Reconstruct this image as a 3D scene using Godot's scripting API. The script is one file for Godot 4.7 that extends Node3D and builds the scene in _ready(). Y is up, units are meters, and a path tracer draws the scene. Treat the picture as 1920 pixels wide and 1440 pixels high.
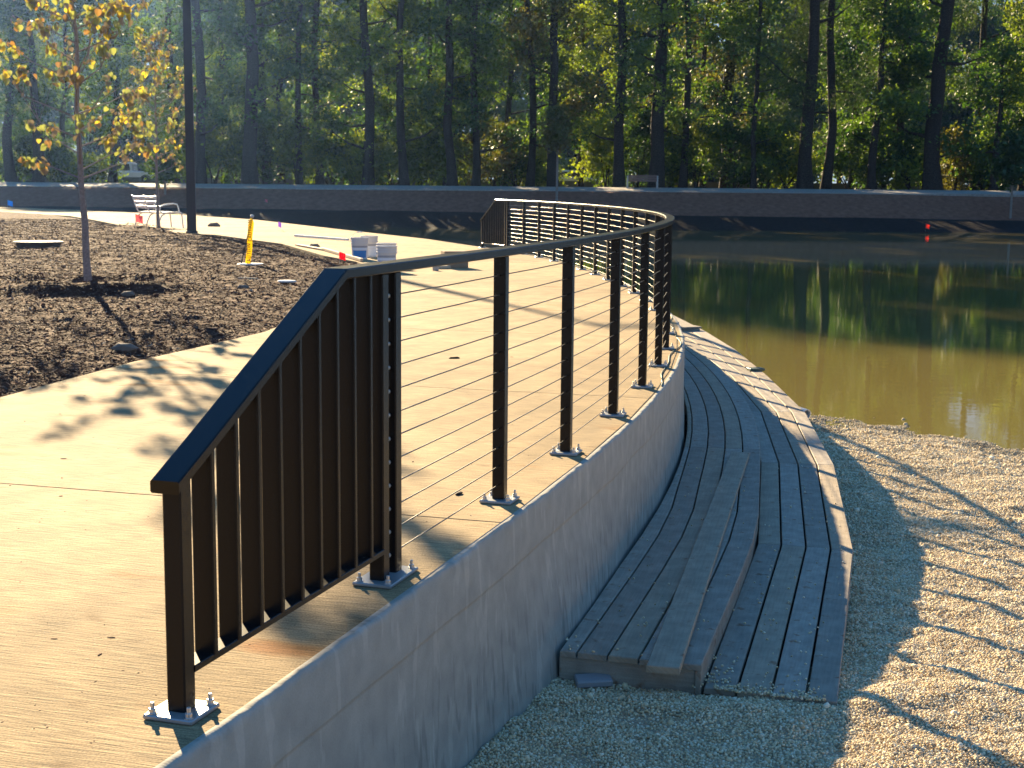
extends Node3D
# World: metres, y up, the plaza is y = 0. Plan points are Vector2(x, d) with d the distance away from the viewer (world z = -d).

const EYE := 1.25
const SUN_AZ := 20.7
const SUN_EL := 19.6
const RAIL := 0.985        # underside of the cap rail
const DECK_UP := -0.65
const DECK_LOW := -0.75
const WATER := -1.40
const FAR := 1.2          # the far shore and all beyond it
const CREST := 1.06
const WOOD := 1.29        # ground of the woods behind the crest path
const FC := [-1.69799833e-06, 1.34728703e-04, -3.80860002e-03, 3.31405334e-02, 2.01881648e-01, -1.66980527]

var rng := RandomNumberGenerator.new()
var mats := {}
var curve := PackedVector2Array()
var cs := PackedFloat32Array()
var noise_a := FastNoiseLite.new()
var noise_b := FastNoiseLite.new()
var noise_c := FastNoiseLite.new()

# ------------------------------------------------------------------ mesh builder
class MB:
	var v := PackedVector3Array()
	var n := PackedVector3Array()
	var u := PackedVector2Array()
	var u2 := PackedVector2Array()
	var xf := Transform3D.IDENTITY

	func tri(a: Vector3, b: Vector3, c: Vector3, na: Vector3, nb: Vector3, nc: Vector3, ua := Vector2.ZERO, ub := Vector2.ZERO, uc := Vector2.ZERO) -> void:
		var flip := (c - a).cross(b - a).dot(na + nb + nc) < 0.0
		var A := xf * a
		var B := xf * b
		var C := xf * c
		var NA := (xf.basis * na).normalized()
		var NB := (xf.basis * nb).normalized()
		var NC := (xf.basis * nc).normalized()
		if flip:
			v.append_array([A, C, B]); n.append_array([NA, NC, NB]); u.append_array([ua, uc, ub])
		else:
			v.append_array([A, B, C]); n.append_array([NA, NB, NC]); u.append_array([ua, ub, uc])

	func quad(a: Vector3, b: Vector3, c: Vector3, d: Vector3, nn: Vector3, ua := Vector2.ZERO, ub := Vector2.ZERO, uc := Vector2.ZERO, ud := Vector2.ZERO) -> void:
		tri(a, b, c, nn, nn, nn, ua, ub, uc)
		tri(a, c, d, nn, nn, nn, ua, uc, ud)

	# box centred at c with chamfered edges
	func box(c: Vector3, s: Vector3, b := 0.0, rot := Basis.IDENTITY) -> void:
		var keep := xf
		xf = xf * Transform3D(rot, c)
		var h := s * 0.5
		b = minf(b, minf(h.x, minf(h.y, h.z)) * 0.9)
		var ax: Array[Vector3] = [Vector3.RIGHT, Vector3.UP, Vector3.BACK]
		for i in 3:
			var j := (i + 1) % 3
			var k := (i + 2) % 3
			for sg: float in [-1.0, 1.0]:
				var o: Vector3 = ax[i] * h[i] * sg
				var p: Vector3 = ax[j] * (h[j] - b)
				var q: Vector3 = ax[k] * (h[k] - b)
				quad(o - p - q, o + p - q, o + p + q, o - p + q, ax[i] * sg)
		if b > 0.0:
			for i in 3:
				var j := (i + 1) % 3
				var k := (i + 2) % 3
				for sj: float in [-1.0, 1.0]:
					for sk: float in [-1.0, 1.0]:
						var l: Vector3 = ax[i] * (h[i] - b)
						var p1: Vector3 = ax[j] * h[j] * sj + ax[k] * (h[k] - b) * sk
						var p2: Vector3 = ax[j] * (h[j] - b) * sj + ax[k] * h[k] * sk
						quad(p1 - l, p1 + l, p2 + l, p2 - l, (ax[j] * sj + ax[k] * sk).normalized())
			for sx: float in [-1.0, 1.0]:
				for sy: float in [-1.0, 1.0]:
					for sz: float in [-1.0, 1.0]:
						var nn := Vector3(sx, sy, sz).normalized()
						tri(Vector3(sx * h.x, sy * (h.y - b), sz * (h.z - b)), Vector3(sx * (h.x - b), sy * h.y, sz * (h.z - b)), Vector3(sx * (h.x - b), sy * (h.y - b), sz * h.z), nn, nn, nn)
		xf = keep

	# smooth tube through points
	func tube(pts: PackedVector3Array, rad: PackedFloat32Array, sides := 8, caps := true) -> void:
		var rings: Array[PackedVector3Array] = []
		var norms: Array[PackedVector3Array] = []
		var side := Vector3.RIGHT
		for i in pts.size():
			var t := (pts[mini(i + 1, pts.size() - 1)] - pts[maxi(i - 1, 0)]).normalized()
			if i == 0:
				side = Vector3.UP.cross(t) if absf(t.y) < 0.9 else Vector3.RIGHT.cross(t)
			side = (side - t * side.dot(t)).normalized()
			var up := t.cross(side)
			var ring := PackedVector3Array()
			var nr := PackedVector3Array()
			for k in sides:
				var a := TAU * k / sides
				var dir := side * cos(a) + up * sin(a)
				nr.append(dir)
				ring.append(pts[i] + dir * rad[mini(i, rad.size() - 1)])
			rings.append(ring)
			norms.append(nr)
		for i in pts.size() - 1:
			for k in sides:
				var m := (k + 1) % sides
				tri(rings[i][k], rings[i + 1][k], rings[i + 1][m], norms[i][k], norms[i + 1][k], norms[i + 1][m])
				tri(rings[i][k], rings[i + 1][m], rings[i][m], norms[i][k], norms[i + 1][m], norms[i][m])
		if caps:
			for e in [0, pts.size() - 1]:
				var t := (pts[0] - pts[1]).normalized() if e == 0 else (pts[-1] - pts[-2]).normalized()
				for k in sides:
					tri(pts[e], rings[e][k], rings[e][(k + 1) % sides], t, t, t)

	# profile of (radius, y) turned about the y axis
	func lathe(prof: PackedVector2Array, sides := 24) -> void:
		for i in prof.size() - 1:
			var p := prof[i]
			var q := prof[i + 1]
			var dir := (q - p).normalized()
			for k in sides:
				var a := TAU * k / sides
				var b := TAU * (k + 1) / sides
				var ea := Vector3(cos(a), 0, sin(a))
				var eb := Vector3(cos(b), 0, sin(b))
				var na := (ea * dir.y - Vector3.UP * dir.x)
				var nb := (eb * dir.y - Vector3.UP * dir.x)
				var P1 := ea * p.x + Vector3.UP * p.y
				var P2 := eb * p.x + Vector3.UP * p.y
				var Q1 := ea * q.x + Vector3.UP * q.y
				var Q2 := eb * q.x + Vector3.UP * q.y
				if q.x > 1e-5:
					tri(P1, Q1, Q2, na, na, nb)
				if p.x > 1e-5:
					tri(P1, Q2, P2, na, nb, nb)

	# plan polygon (x, d) made into a slab between two heights; uv along axis j
	func slab(poly: PackedVector2Array, top: float, bot: float, j := Vector2(1, 0), sc := 1.0, sc2 := 0.05, org := Vector2.ZERO, bevel := 0.0) -> void:
		var idx := Geometry2D.triangulate_polygon(poly)
		var w := Vector2(-j.y, j.x)
		var cen := Vector2.ZERO
		for p in poly: cen += p
		cen /= poly.size()
		var ccw := 0.0
		for i in poly.size():
			ccw += poly[i].cross(poly[(i + 1) % poly.size()])
		var sgn := 1.0 if ccw > 0.0 else -1.0
		var inner := poly.duplicate()
		if bevel > 0.0:
			for i in poly.size():
				var e1 := (poly[i] - poly[(i - 1 + poly.size()) % poly.size()]).normalized()
				var e2 := (poly[(i + 1) % poly.size()] - poly[i]).normalized()
				var n1 := Vector2(-e1.y, e1.x) * sgn
				var n2 := Vector2(-e2.y, e2.x) * sgn
				var m := (n1 + n2)
				inner[i] = poly[i] + m / maxf(0.5, m.length_squared()) * 2.0 * bevel
		for t in range(0, idx.size(), 3):
			var q: Array[Vector2] = [inner[idx[t]], inner[idx[t + 1]], inner[idx[t + 2]]]
			var w3: Array[Vector3] = []
			var uv: Array[Vector2] = []
			for p in q:
				w3.append(Vector3(p.x, top, -p.y))
				uv.append(Vector2((p - org).dot(j), (p - org).dot(w)) * sc)
			var s0 := v.size()
			tri(w3[0], w3[1], w3[2], Vector3.UP, Vector3.UP, Vector3.UP, uv[0], uv[1], uv[2])
			for k in range(s0, v.size()):
				u2.resize(k + 1)
				u2[k] = u[k] / sc * sc2
		for i in poly.size():
			var a := poly[i]
			var b := poly[(i + 1) % poly.size()]
			var ia := inner[i]
			var ib := inner[(i + 1) % poly.size()]
			var e := (b - a).normalized()
			var o := Vector2(e.y, -e.x) * sgn
			var nn := Vector3(o.x, 0, -o.y)
			var du := Vector2((a - org).dot(j), (a - org).dot(w)) * sc
			var db := Vector2((b - org).dot(j), (b - org).dot(w)) * sc
			var dn := Vector2(0, (top - bot) * sc)
			if bevel > 0.0:
				quad(Vector3(ia.x, top, -ia.y), Vector3(ib.x, top, -ib.y), Vector3(b.x, top - bevel, -b.y), Vector3(a.x, top - bevel, -a.y), (nn + Vector3.UP).normalized(), du, db, db, du)
			quad(Vector3(a.x, top - bevel, -a.y), Vector3(b.x, top - bevel, -b.y), Vector3(b.x, bot, -b.y), Vector3(a.x, bot, -a.y), nn, du, db, db + dn, du + dn)
		u2.resize(v.size())

	func mesh() -> ArrayMesh:
		var a := []
		a.resize(Mesh.ARRAY_MAX)
		a[Mesh.ARRAY_VERTEX] = v
		a[Mesh.ARRAY_NORMAL] = n
		a[Mesh.ARRAY_TEX_UV] = u
		if u2.size() == v.size() and u2.size():
			a[Mesh.ARRAY_TEX_UV2] = u2
		var m := ArrayMesh.new()
		m.add_surface_from_arrays(Mesh.PRIMITIVE_TRIANGLES, a)
		return m

# ------------------------------------------------------------------ scene helpers
func W(p: Vector2, y: float) -> Vector3:
	return Vector3(p.x, y, -p.y)

func obj(called: String, mesh: Mesh, m: Material, parent: Node = self, at := Vector3.ZERO) -> MeshInstance3D:
	var o := MeshInstance3D.new()
	o.mesh = mesh
	o.material_override = m
	name_it(o, called, parent)
	o.position = at
	return o

var used_names := {}
func name_it(o: Node, called: String, parent: Node) -> void:
	var key := str(parent.get_instance_id()) + called
	var k: int = used_names.get(key, 0)
	used_names[key] = k + 1
	o.name = called if k == 0 else "%s_%03d" % [called, k]
	parent.add_child(o, true)

func tag(o: Node, label: String, category := "", group := "", kind := "") -> Node:
	if label: o.set_meta("label", label)
	if category: o.set_meta("category", category)
	if group: o.set_meta("group", group)
	if kind: o.set_meta("kind", kind)
	return o

func thing(called: String, at: Vector3, turn: float, label: String, category: String, group := "") -> Node3D:
	var o := Node3D.new()
	name_it(o, called, self)
	o.position = at
	o.rotation.y = turn
	tag(o, label, category, group)
	return o

func swarm(called: String, mesh: Mesh, m: Material, xfs: Array[Transform3D], cols: PackedColorArray, parent: Node = self) -> MultiMeshInstance3D:
	var mm := MultiMesh.new()
	mm.transform_format = MultiMesh.TRANSFORM_3D
	mm.use_colors = cols.size() > 0
	mm.mesh = mesh
	mm.instance_count = xfs.size()
	for i in xfs.size():
		mm.set_instance_transform(i, xfs[i])
		if cols.size():
			mm.set_instance_color(i, cols[i])
	var o := MultiMeshInstance3D.new()
	o.multimesh = mm
	o.material_override = m
	name_it(o, called, parent)
	o.set_meta("kind", "stuff")
	return o

func lin(r: float, g: float, b: float) -> Color:
	return Color(r, g, b).linear_to_srgb()

func mat(called: String, c: Color, rough := 0.8, metal := 0.0, spec := 0.5) -> StandardMaterial3D:
	var m := StandardMaterial3D.new()
	m.resource_name = called
	m.albedo_color = c
	m.roughness = rough
	m.metallic = metal
	m.metallic_specular = spec
	mats[called] = m
	return m

func nz(freq: float, sd: int, oct := 4, type := FastNoiseLite.TYPE_SIMPLEX_SMOOTH) -> FastNoiseLite:
	var f := FastNoiseLite.new()
	f.noise_type = type
	f.seed = sd
	f.frequency = freq
	f.fractal_octaves = oct
	return f

# seamless grey picture of noise, w x h, then stretched to size x size
func grey(w: int, h: int, size: int, freq: float, sd: int, oct := 4, type := FastNoiseLite.TYPE_SIMPLEX_SMOOTH) -> PackedByteArray:
	var im := nz(freq, sd, oct, type).get_seamless_image(w, h)
	im.convert(Image.FORMAT_L8)
	if w != size or h != size:
		im.resize(size, size, Image.INTERPOLATE_CUBIC)
	return im.get_data()

func tex(size: int, data: PackedByteArray, fmt := Image.FORMAT_RGB8) -> ImageTexture:
	return ImageTexture.create_from_image(Image.create_from_data(size, size, false, fmt, data))

# ------------------------------------------------------------------ plan of the curved wall
func fence_x(d: float) -> float:
	if d < 3.3:
		return fence_x(3.3) + (d - 3.3) * 0.335
	if d > 29.7:
		return fence_x(29.7) + (d - 29.7) * (fence_x(29.7) - fence_x(29.2)) / 0.5
	var r := 0.0
	for c: float in FC:
		r = r * d + c
	return r

func make_curve() -> void:
	var d := -4.0
	var s := 0.0
	var s0 := 0.0
	while d < 34.0:
		var p := Vector2(fence_x(d), d)
		if curve.size():
			s += p.distance_to(curve[-1])
		curve.append(p)
		cs.append(s)
		if absf(d - 3.25) < 0.026:
			s0 = s
		d += 0.05
	for i in cs.size():
		cs[i] -= s0

func at_s(s: float) -> Vector2:
	var i := clampi(cs.bsearch(s), 1, cs.size() - 1)
	return curve[i - 1].lerp(curve[i], (s - cs[i - 1]) / (cs[i] - cs[i - 1]))

func tan_s(s: float) -> Vector2:
	return (at_s(s + 0.3) - at_s(s - 0.3)).normalized()

func off(s: float, o: float) -> Vector2:      # a point o metres outside the railing line
	var t := tan_s(s)
	return at_s(s) + Vector2(t.y, -t.x) * o

func s_at_d(d: float) -> float:
	for i in curve.size():
		if curve[i].y >= d:
			return cs[i]
	return cs[-1]

func turn_s(s: float) -> Basis:               # local x = outwards, local z = back along the railing
	var t := tan_s(s)
	var x := Vector3(t.y, 0, t.x)
	var z := Vector3(-t.x, 0, t.y)
	return Basis(x, Vector3.UP, z)

# ------------------------------------------------------------------ materials
func make_materials() -> void:
	# broomed concrete: brush lines, pores, mottling; a second, larger picture for stains and mud
	var S := 1024
	var broom := grey(56, 1024, S, 0.26, 11, 3)
	var broom2 := grey(160, 1024, S, 0.10, 12, 3)
	var pore := grey(S, S, S, 0.30, 13, 2)
	var blot := grey(S, S, S, 0.006, 14, 4)
	var c := PackedByteArray(); c.resize(S * S * 3)
	var h := PackedByteArray(); h.resize(S * S)
	for i in S * S:
		var b := broom[i] / 255.0
		var b2 := broom2[i] / 255.0
		var p := pore[i] / 255.0
		var t := 0.80 + (b - 0.5) * 0.34 + (b2 - 0.5) * 0.14 + (blot[i] / 255.0 - 0.5) * 0.16 + (p - 0.5) * 0.30
		if p < 0.25: t -= (0.25 - p) * 1.1
		c[i * 3] = clampi(int(t * 214.0), 0, 255)
		c[i * 3 + 1] = clampi(int(t * 183.0), 0, 255)
		c[i * 3 + 2] = clampi(int(t * 136.0), 0, 255)
		h[i] = clampi(int((b * 0.62 + b2 * 0.16 + p * 0.22) * 255.0), 0, 255)
	var L := 1024
	var mott := grey(L, L, L, 0.007, 21, 5)
	var streak := grey(420, 1024, L, 0.05, 22, 5)
	var fleck := grey(512, 1024, L, 0.11, 24, 3)
	var mudm := grey(L, L, L, 0.005, 23, 3)
	var d := PackedByteArray(); d.resize(L * L * 3)
	for i in L * L:
		var m := 0.93 + (mott[i] / 255.0 - 0.5) * 0.22
		var mud := clampf((streak[i] / 255.0 - 0.66) * 6.0, 0, 1) * clampf((mudm[i] / 255.0 - 0.5) * 5.0, 0, 1)
		var spot := clampf((fleck[i] / 255.0 - 0.80) * 8.0, 0, 1) * clampf((mudm[i] / 255.0 - 0.35) * 3.0, 0, 1)
		d[i * 3] = clampi(int(255.0 * m * (1.0 - 0.10 * mud - 0.4 * spot)), 0, 255)
		d[i * 3 + 1] = clampi(int(255.0 * m * (1.0 - 0.30 * mud - 0.5 * spot)), 0, 255)
		d[i * 3 + 2] = clampi(int(255.0 * m * (1.0 - 0.50 * mud - 0.6 * spot)), 0, 255)
	var conc := mat("broomed_concrete", Color.WHITE, 0.88, 0.0, 0.3)
	conc.albedo_texture = tex(S, c)
	conc.heightmap_enabled = true
	conc.heightmap_texture = tex(S, h, Image.FORMAT_L8)
	conc.heightmap_scale = 0.30
	conc.detail_enabled = true
	conc.detail_blend_mode = BaseMaterial3D.BLEND_MODE_MUL
	conc.detail_albedo = tex(L, d)
	conc.detail_uv_layer = BaseMaterial3D.DETAIL_UV_2

	# rubbed wall concrete: u along the wall, v down
	var ru := grey(S, S, S, 0.010, 31, 5)
	var rv := grey(512, 96, S, 0.05, 32, 4)
	var rf := grey(S, S, S, 0.18, 33, 3)
	var rs := grey(S, 256, S, 0.02, 34, 4, FastNoiseLite.TYPE_PERLIN)
	var wc := PackedByteArray(); wc.resize(S * S * 3)
	var wh := PackedByteArray(); wh.resize(S * S)
	for i in S * S:
		var y := i / S
		var low := clampf((y / float(S) - 0.16) * 6.0, 0, 1)
		var t := 0.88 + (ru[i] / 255.0 - 0.5) * 0.11 + (rf[i] / 255.0 - 0.5) * 0.05 - low * 0.05
		t -= low * clampf((rv[i] / 255.0 - 0.60) * 0.7, 0, 0.11)
		t += clampf((rs[i] / 255.0 - 0.66) * 0.8, 0, 0.06)
		wc[i * 3] = clampi(int(t * 192.0), 0, 255)
		wc[i * 3 + 1] = clampi(int(t * 187.0), 0, 255)
		wc[i * 3 + 2] = clampi(int(t * 172.0), 0, 255)
		wh[i] = clampi(int(ru[i] * 0.6 + rf[i] * 0.3 + rs[i] * 0.1), 0, 255)
	var wall := mat("rubbed_concrete", Color.WHITE, 0.85)
	wall.albedo_texture = tex(S, wc)
	wall.heightmap_enabled = true
	wall.heightmap_texture = tex(S, wh, Image.FORMAT_L8)
	wall.heightmap_scale = 0.22

	# weathered composite boards: u along the grain
	var g1 := grey(24, 512, 512, 0.12, 41, 4)
	var g2 := grey(512, 512, 512, 0.012, 42, 4)
	var g3 := grey(512, 512, 512, 0.2, 43, 2)
	var g4 := grey(512, 512, 512, 0.016, 44, 4)
	var bc := PackedByteArray(); bc.resize(512 * 512 * 3)
	var bh := PackedByteArray(); bh.resize(512 * 512)
	for i in 512 * 512:
		var t := 0.84 + (g1[i] / 255.0 - 0.5) * 0.10 + (g2[i] / 255.0 - 0.5) * 0.16 + (g3[i] / 255.0 - 0.5) * 0.08
		var st := clampf((g4[i] / 255.0 - 0.69) * 4.0, 0, 1) * clampf((g2[i] / 255.0 - 0.42) * 5.0, 0, 1)
		bc[i * 3] = clampi(int(t * 190.0 * (1.0 - 0.22 * st)), 0, 255)
		bc[i * 3 + 1] = clampi(int(t * 177.0 * (1.0 - 0.38 * st)), 0, 255)
		bc[i * 3 + 2] = clampi(int(t * 158.0 * (1.0 - 0.48 * st)), 0, 255)
		bh[i] = clampi(int(g1[i] * 0.7 + g3[i] * 0.3), 0, 255)
	for k in 3:
		var bm := mat("deck_board_%d" % k, [Color(1, 1, 1), Color(0.93, 0.92, 0.91), Color(1.0, 0.97, 0.92)][k], 0.72, 0.0, 0.4)
		bm.albedo_texture = mats.deck_board_0.albedo_texture if k else tex(512, bc)
		bm.heightmap_enabled = true
		bm.heightmap_texture = mats.deck_board_0.heightmap_texture if k else tex(512, bh, Image.FORMAT_L8)
		bm.heightmap_scale = 0.06
	mat("board_end", lin(0.24, 0.17, 0.11), 0.85)

	# painted railing metal
	mat("black_paint", lin(0.0050, 0.0056, 0.0068), 0.26, 0.0, 0.36)
	mat("galvanised", lin(0.36, 0.37, 0.37), 0.4, 0.5)
	mat("zinc", lin(0.62, 0.62, 0.60), 0.34, 0.8)
	mat("stainless", lin(0.20, 0.18, 0.16), 0.34, 1.0)
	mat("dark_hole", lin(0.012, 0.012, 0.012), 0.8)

	# soils: three-plane noise
	soil("bank_soil", lin(0.19, 0.078, 0.045), lin(0.31, 0.14, 0.085), 0.35, 0.95, 3.0)
	soil("wet_soil", lin(0.015, 0.011, 0.010), lin(0.032, 0.022, 0.019), 0.4, 0.8, 2.0)
	soil("mulch", lin(0.046, 0.018, 0.011), lin(0.130, 0.053, 0.030), 1.1, 0.95, 4.0)
	soil("forest_floor", lin(0.035, 0.032, 0.016), lin(0.085, 0.06, 0.03), 0.3, 0.95, 3.0)
	soil("gravel_bed", lin(0.34, 0.26, 0.17), lin(0.55, 0.43, 0.28), 9.0, 0.95, 1.2)
	soil("far_concrete", lin(0.30, 0.27, 0.23), lin(0.42, 0.38, 0.33), 0.7, 0.85, 0.3)
	soil("bark", lin(0.028, 0.023, 0.018), lin(0.085, 0.07, 0.055), 1.4, 0.95, 4.0)
	soil("young_bark", lin(0.22, 0.185, 0.155), lin(0.40, 0.34, 0.29), 4.0, 0.9, 0.6)

	var wm := mat("pond_water", lin(0.215, 0.172, 0.050), 0.035, 0.0, 0.5)
	var wn := NoiseTexture2D.new()
	wn.noise = nz(0.018, 61, 4); wn.width = 512; wn.height = 512; wn.seamless = true; wn.as_normal_map = true; wn.bump_strength = 2.0
	wm.normal_enabled = true
	wm.normal_texture = wn
	wm.normal_scale = 0.04
	wm.uv1_triplanar = true
	wm.uv1_world_triplanar = true
	wm.uv1_scale = Vector3(0.22, 0.22, 0.34)

	var pb := mat("pebble", Color.WHITE, 0.8)
	pb.vertex_color_use_as_albedo = true
	var ch := mat("chip", Color.WHITE, 0.92)
	ch.vertex_color_use_as_albedo = true
	var lf := mat("leaf", Color.WHITE, 0.55, 0.0, 0.4)
	lf.vertex_color_use_as_albedo = true
	lf.backlight_enabled = true
	lf.backlight = Color(1.0, 1.0, 0.55)
	for k in 4:
		var yl := mat("yellow_leaf_%d" % k, [lin(0.42, 0.35, 0.06), lin(0.28, 0.20, 0.08), lin(0.25, 0.25, 0.10), lin(0.25, 0.205, 0.135)][k], 0.55)
		yl.backlight_enabled = true
		yl.backlight = [Color(0.85, 0.75, 0.25), Color(0.6, 0.45, 0.22), Color(0.6, 0.62, 0.28), Color(0.4, 0.36, 0.25)][k]
	mat("white_paint", lin(0.78, 0.78, 0.76), 0.4)
	mat("car_white", lin(0.85, 0.87, 0.88), 0.25)
	mat("car_glass", lin(0.015, 0.018, 0.02), 0.06)
	mat("tyre", lin(0.02, 0.02, 0.02), 0.85)
	mat("rim", lin(0.4, 0.4, 0.4), 0.35, 0.8)
	mat("bucket_plastic", lin(0.74, 0.72, 0.68), 0.45)
	mat("bucket_blue", lin(0.03, 0.22, 0.55), 0.5)
	mat("bucket_grey", lin(0.38, 0.38, 0.38), 0.5)
	mat("bucket_print", lin(0.80, 0.83, 0.85), 0.5)
	mat("cardboard", lin(0.30, 0.21, 0.13), 0.85)
	mat("caution_yellow", lin(0.80, 0.62, 0.01), 0.45)
	mats.caution_yellow.backlight_enabled = true
	mats.caution_yellow.backlight = Color(1, 0.9, 0.1)
	mat("print_black", lin(0.015, 0.015, 0.015), 0.5)
	mat("lamp_bronze", lin(0.030, 0.026, 0.026), 0.45)
	for f in [["flag_red", 0.85, 0.02, 0.06], ["flag_pink", 1.0, 0.32, 0.32], ["flag_purple", 0.5, 0.25, 0.75], ["flag_blue", 0.05, 0.35, 0.8], ["flag_orange", 1.0, 0.16, 0.07]]:
		var fm := mat(f[0], lin(f[1], f[2], f[3]), 0.5)
		fm.backlight_enabled = true
		fm.backlight = lin(f[1], f[2], f[3])
	mat("pvc", lin(0.68, 0.67, 0.63), 0.35)
	mat("rust_iron", lin(0.14, 0.11, 0.09), 0.75, 0.3)
	mat("grey_paver", lin(0.30, 0.30, 0.30), 0.9)
	mat("brown_slat", lin(0.20, 0.115, 0.085), 0.7)
	mat("pale_wood", lin(0.55, 0.44, 0.30), 0.75)
	mat("stone", lin(0.20, 0.15, 0.11), 0.9)
	mat("cord", lin(0.06, 0.10, 0.075), 0.5)
	mat("low_wall", lin(0.16, 0.16, 0.13), 0.9)
	mat("asphalt", lin(0.05, 0.05, 0.05), 0.9)

# two-tone soil: noise from colour a to colour b with a rough relief
func soil(called: String, a: Color, b: Color, per_m: float, rough: float, relief: float) -> void:
	var g := Gradient.new()
	g.colors = PackedColorArray([a, a.lerp(b, 0.45), b])
	g.offsets = PackedFloat32Array([0.2, 0.5, 0.85])
	var t := NoiseTexture2D.new()
	t.noise = nz(0.02, called.length() * 7, 6)
	t.noise.fractal_gain = 0.62
	t.width = 512; t.height = 512; t.seamless = true
	t.color_ramp = g
	var hm := NoiseTexture2D.new()
	hm.noise = t.noise
	hm.width = 512; hm.height = 512; hm.seamless = true
	var m := mat(called, Color.WHITE, rough, 0.0, 0.3)
	m.albedo_texture = t
	m.heightmap_enabled = true
	m.heightmap_texture = hm
	m.heightmap_scale = relief
	m.uv1_triplanar = true
	m.uv1_world_triplanar = true
	m.uv1_scale = Vector3.ONE * per_m * 0.5

# ------------------------------------------------------------------ setting
var bed := PackedVector2Array([Vector2(-50, 2), Vector2(-4.2, 4.0), Vector2(-3.35, 6.5), Vector2(-3.02, 8.28), Vector2(-2.88, 9.04), Vector2(-2.70, 10.04), Vector2(-2.38, 11.23), Vector2(-2.14, 12.21), Vector2(-1.97, 14.5), Vector2(-1.92, 17), Vector2(-2.02, 20), Vector2(-2.25, 22.4), Vector2(-2.62, 23.9), Vector2(-3.44, 25.9), Vector2(-5.02, 31.03), Vector2(-6.44, 33.96), Vector2(-7.6, 36.4), Vector2(-8.46, 36.98), Vector2(-11.44, 41.5), Vector2(-12.0, 43.8), Vector2(-14.85, 50.5), Vector2(-17.4, 56.15), Vector2(-22.76, 63.4), Vector2(-50, 87)])
const TREE1 := Vector2(-4.90, 16.4)
const TREE2 := Vector2(-9.55, 38.4)

func bed_h(p: Vector2) -> float:
	var inside := Geometry2D.is_point_in_polygon(p, bed)
	var dist := 99.0
	for i in bed.size():
		dist = minf(dist, p.distance_to(Geometry2D.get_closest_point_to_segment(p, bed[i], bed[(i + 1) % bed.size()])))
	if not inside:
		return -0.07 if dist < 0.8 else -2.3
	var t := smoothstep(0.0, 0.9, dist)
	var h := -0.045 + 0.085 * t
	h += (noise_a.get_noise_2d(p.x * 60, p.y * 60) * 0.035 + noise_b.get_noise_2d(p.x * 250, p.y * 250) * 0.018) * t
	for q: Vector2 in [TREE1, TREE2]:
		var r := p.distance_to(q)
		var wob := 1.0 + 0.55 * noise_c.get_noise_2d(p.x * 90, p.y * 90)
		h += 0.15 * exp(-pow((r - 0.95) / 0.28, 2.0)) * wob - 0.05 * exp(-pow(r / 0.5, 2.0))
	return h

func water_edge(x: float) -> float:
	return 16.65 - 1.05 * pow(maxf(0.0, x - 4.2), 1.6) + 0.10 * noise_a.get_noise_2d(x * 90, 3)

func gravel_h(p: Vector2) -> float:
	var h := -0.745 - 0.09 * clampf(p.y - 4.7, 0.0, 4.4) - 0.036 * maxf(0.0, p.y - 9.1) - 0.06 * maxf(0.0, p.x - 4.0)
	h += 0.05 * exp(-pow((p.y - 5.4) / 0.4, 2.0))
	h += noise_a.get_noise_2d(p.x * 55, p.y * 55) * 0.03 + noise_b.get_noise_2d(p.x * 170, p.y * 170) * 0.03 + noise_c.get_noise_2d(p.x * 420, p.y * 420) * 0.008
	return h

func bank_h(p: Vector2) -> float:
	var n := noise_a.get_noise_2d(p.x * 6, p.y * 6) * 0.08 + noise_b.get_noise_2d(p.x * 40, p.y * 40) * 0.05
	var d := p.y + noise_a.get_noise_2d(p.x * 2.2, 50) * 0.25 - 0.018 * p.x
	if d < 97.2:
		return lerpf(WATER, -0.50, (d - 93.2) / 4.0) + n * clampf((d - 92.5) / 2.0, 0.1, 0.6)
	if d < 101.0:
		return lerpf(-0.50, CREST - 0.04, (d - 97.2) / 3.8) + n * 0.8 * clampf((101.0 - d) / 1.5, 0, 1)
	return CREST - 0.04

func grid(nx: int, ny: int, f: Callable) -> ArrayMesh:   # a sheet of nx by ny cells, f(i, j) gives its points
	var v := PackedVector3Array()
	var nn := PackedVector3Array()
	var idx := PackedInt32Array()
	for j in ny + 1:
		for i in nx + 1:
			v.append(f.call(i, j))
	for j in ny + 1:
		for i in nx + 1:
			var a := v[j * (nx + 1) + maxi(i - 1, 0)]
			var b := v[j * (nx + 1) + mini(i + 1, nx)]
			var c := v[maxi(j - 1, 0) * (nx + 1) + i]
			var e := v[mini(j + 1, ny) * (nx + 1) + i]
			var q := (b - a).cross(e - c).normalized()
			nn.append(q if q.y > 0 else -q)
	for j in ny:
		for i in nx:
			var a := j * (nx + 1) + i
			var quad4 := [a, a + 1, a + nx + 2, a + nx + 1]
			for t: Array in [[0, 1, 2], [0, 2, 3]]:
				var A: int = quad4[t[0]]
				var B: int = quad4[t[1]]
				var C: int = quad4[t[2]]
				if (v[C] - v[A]).cross(v[B] - v[A]).y < 0.0:
					idx.append_array([A, C, B])
				else:
					idx.append_array([A, B, C])
	var arr := []
	arr.resize(Mesh.ARRAY_MAX)
	arr[Mesh.ARRAY_VERTEX] = v
	arr[Mesh.ARRAY_NORMAL] = nn
	arr[Mesh.ARRAY_INDEX] = idx
	var m := ArrayMesh.new()
	m.add_surface_from_arrays(Mesh.PRIMITIVE_TRIANGLES, arr)
	return m

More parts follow.
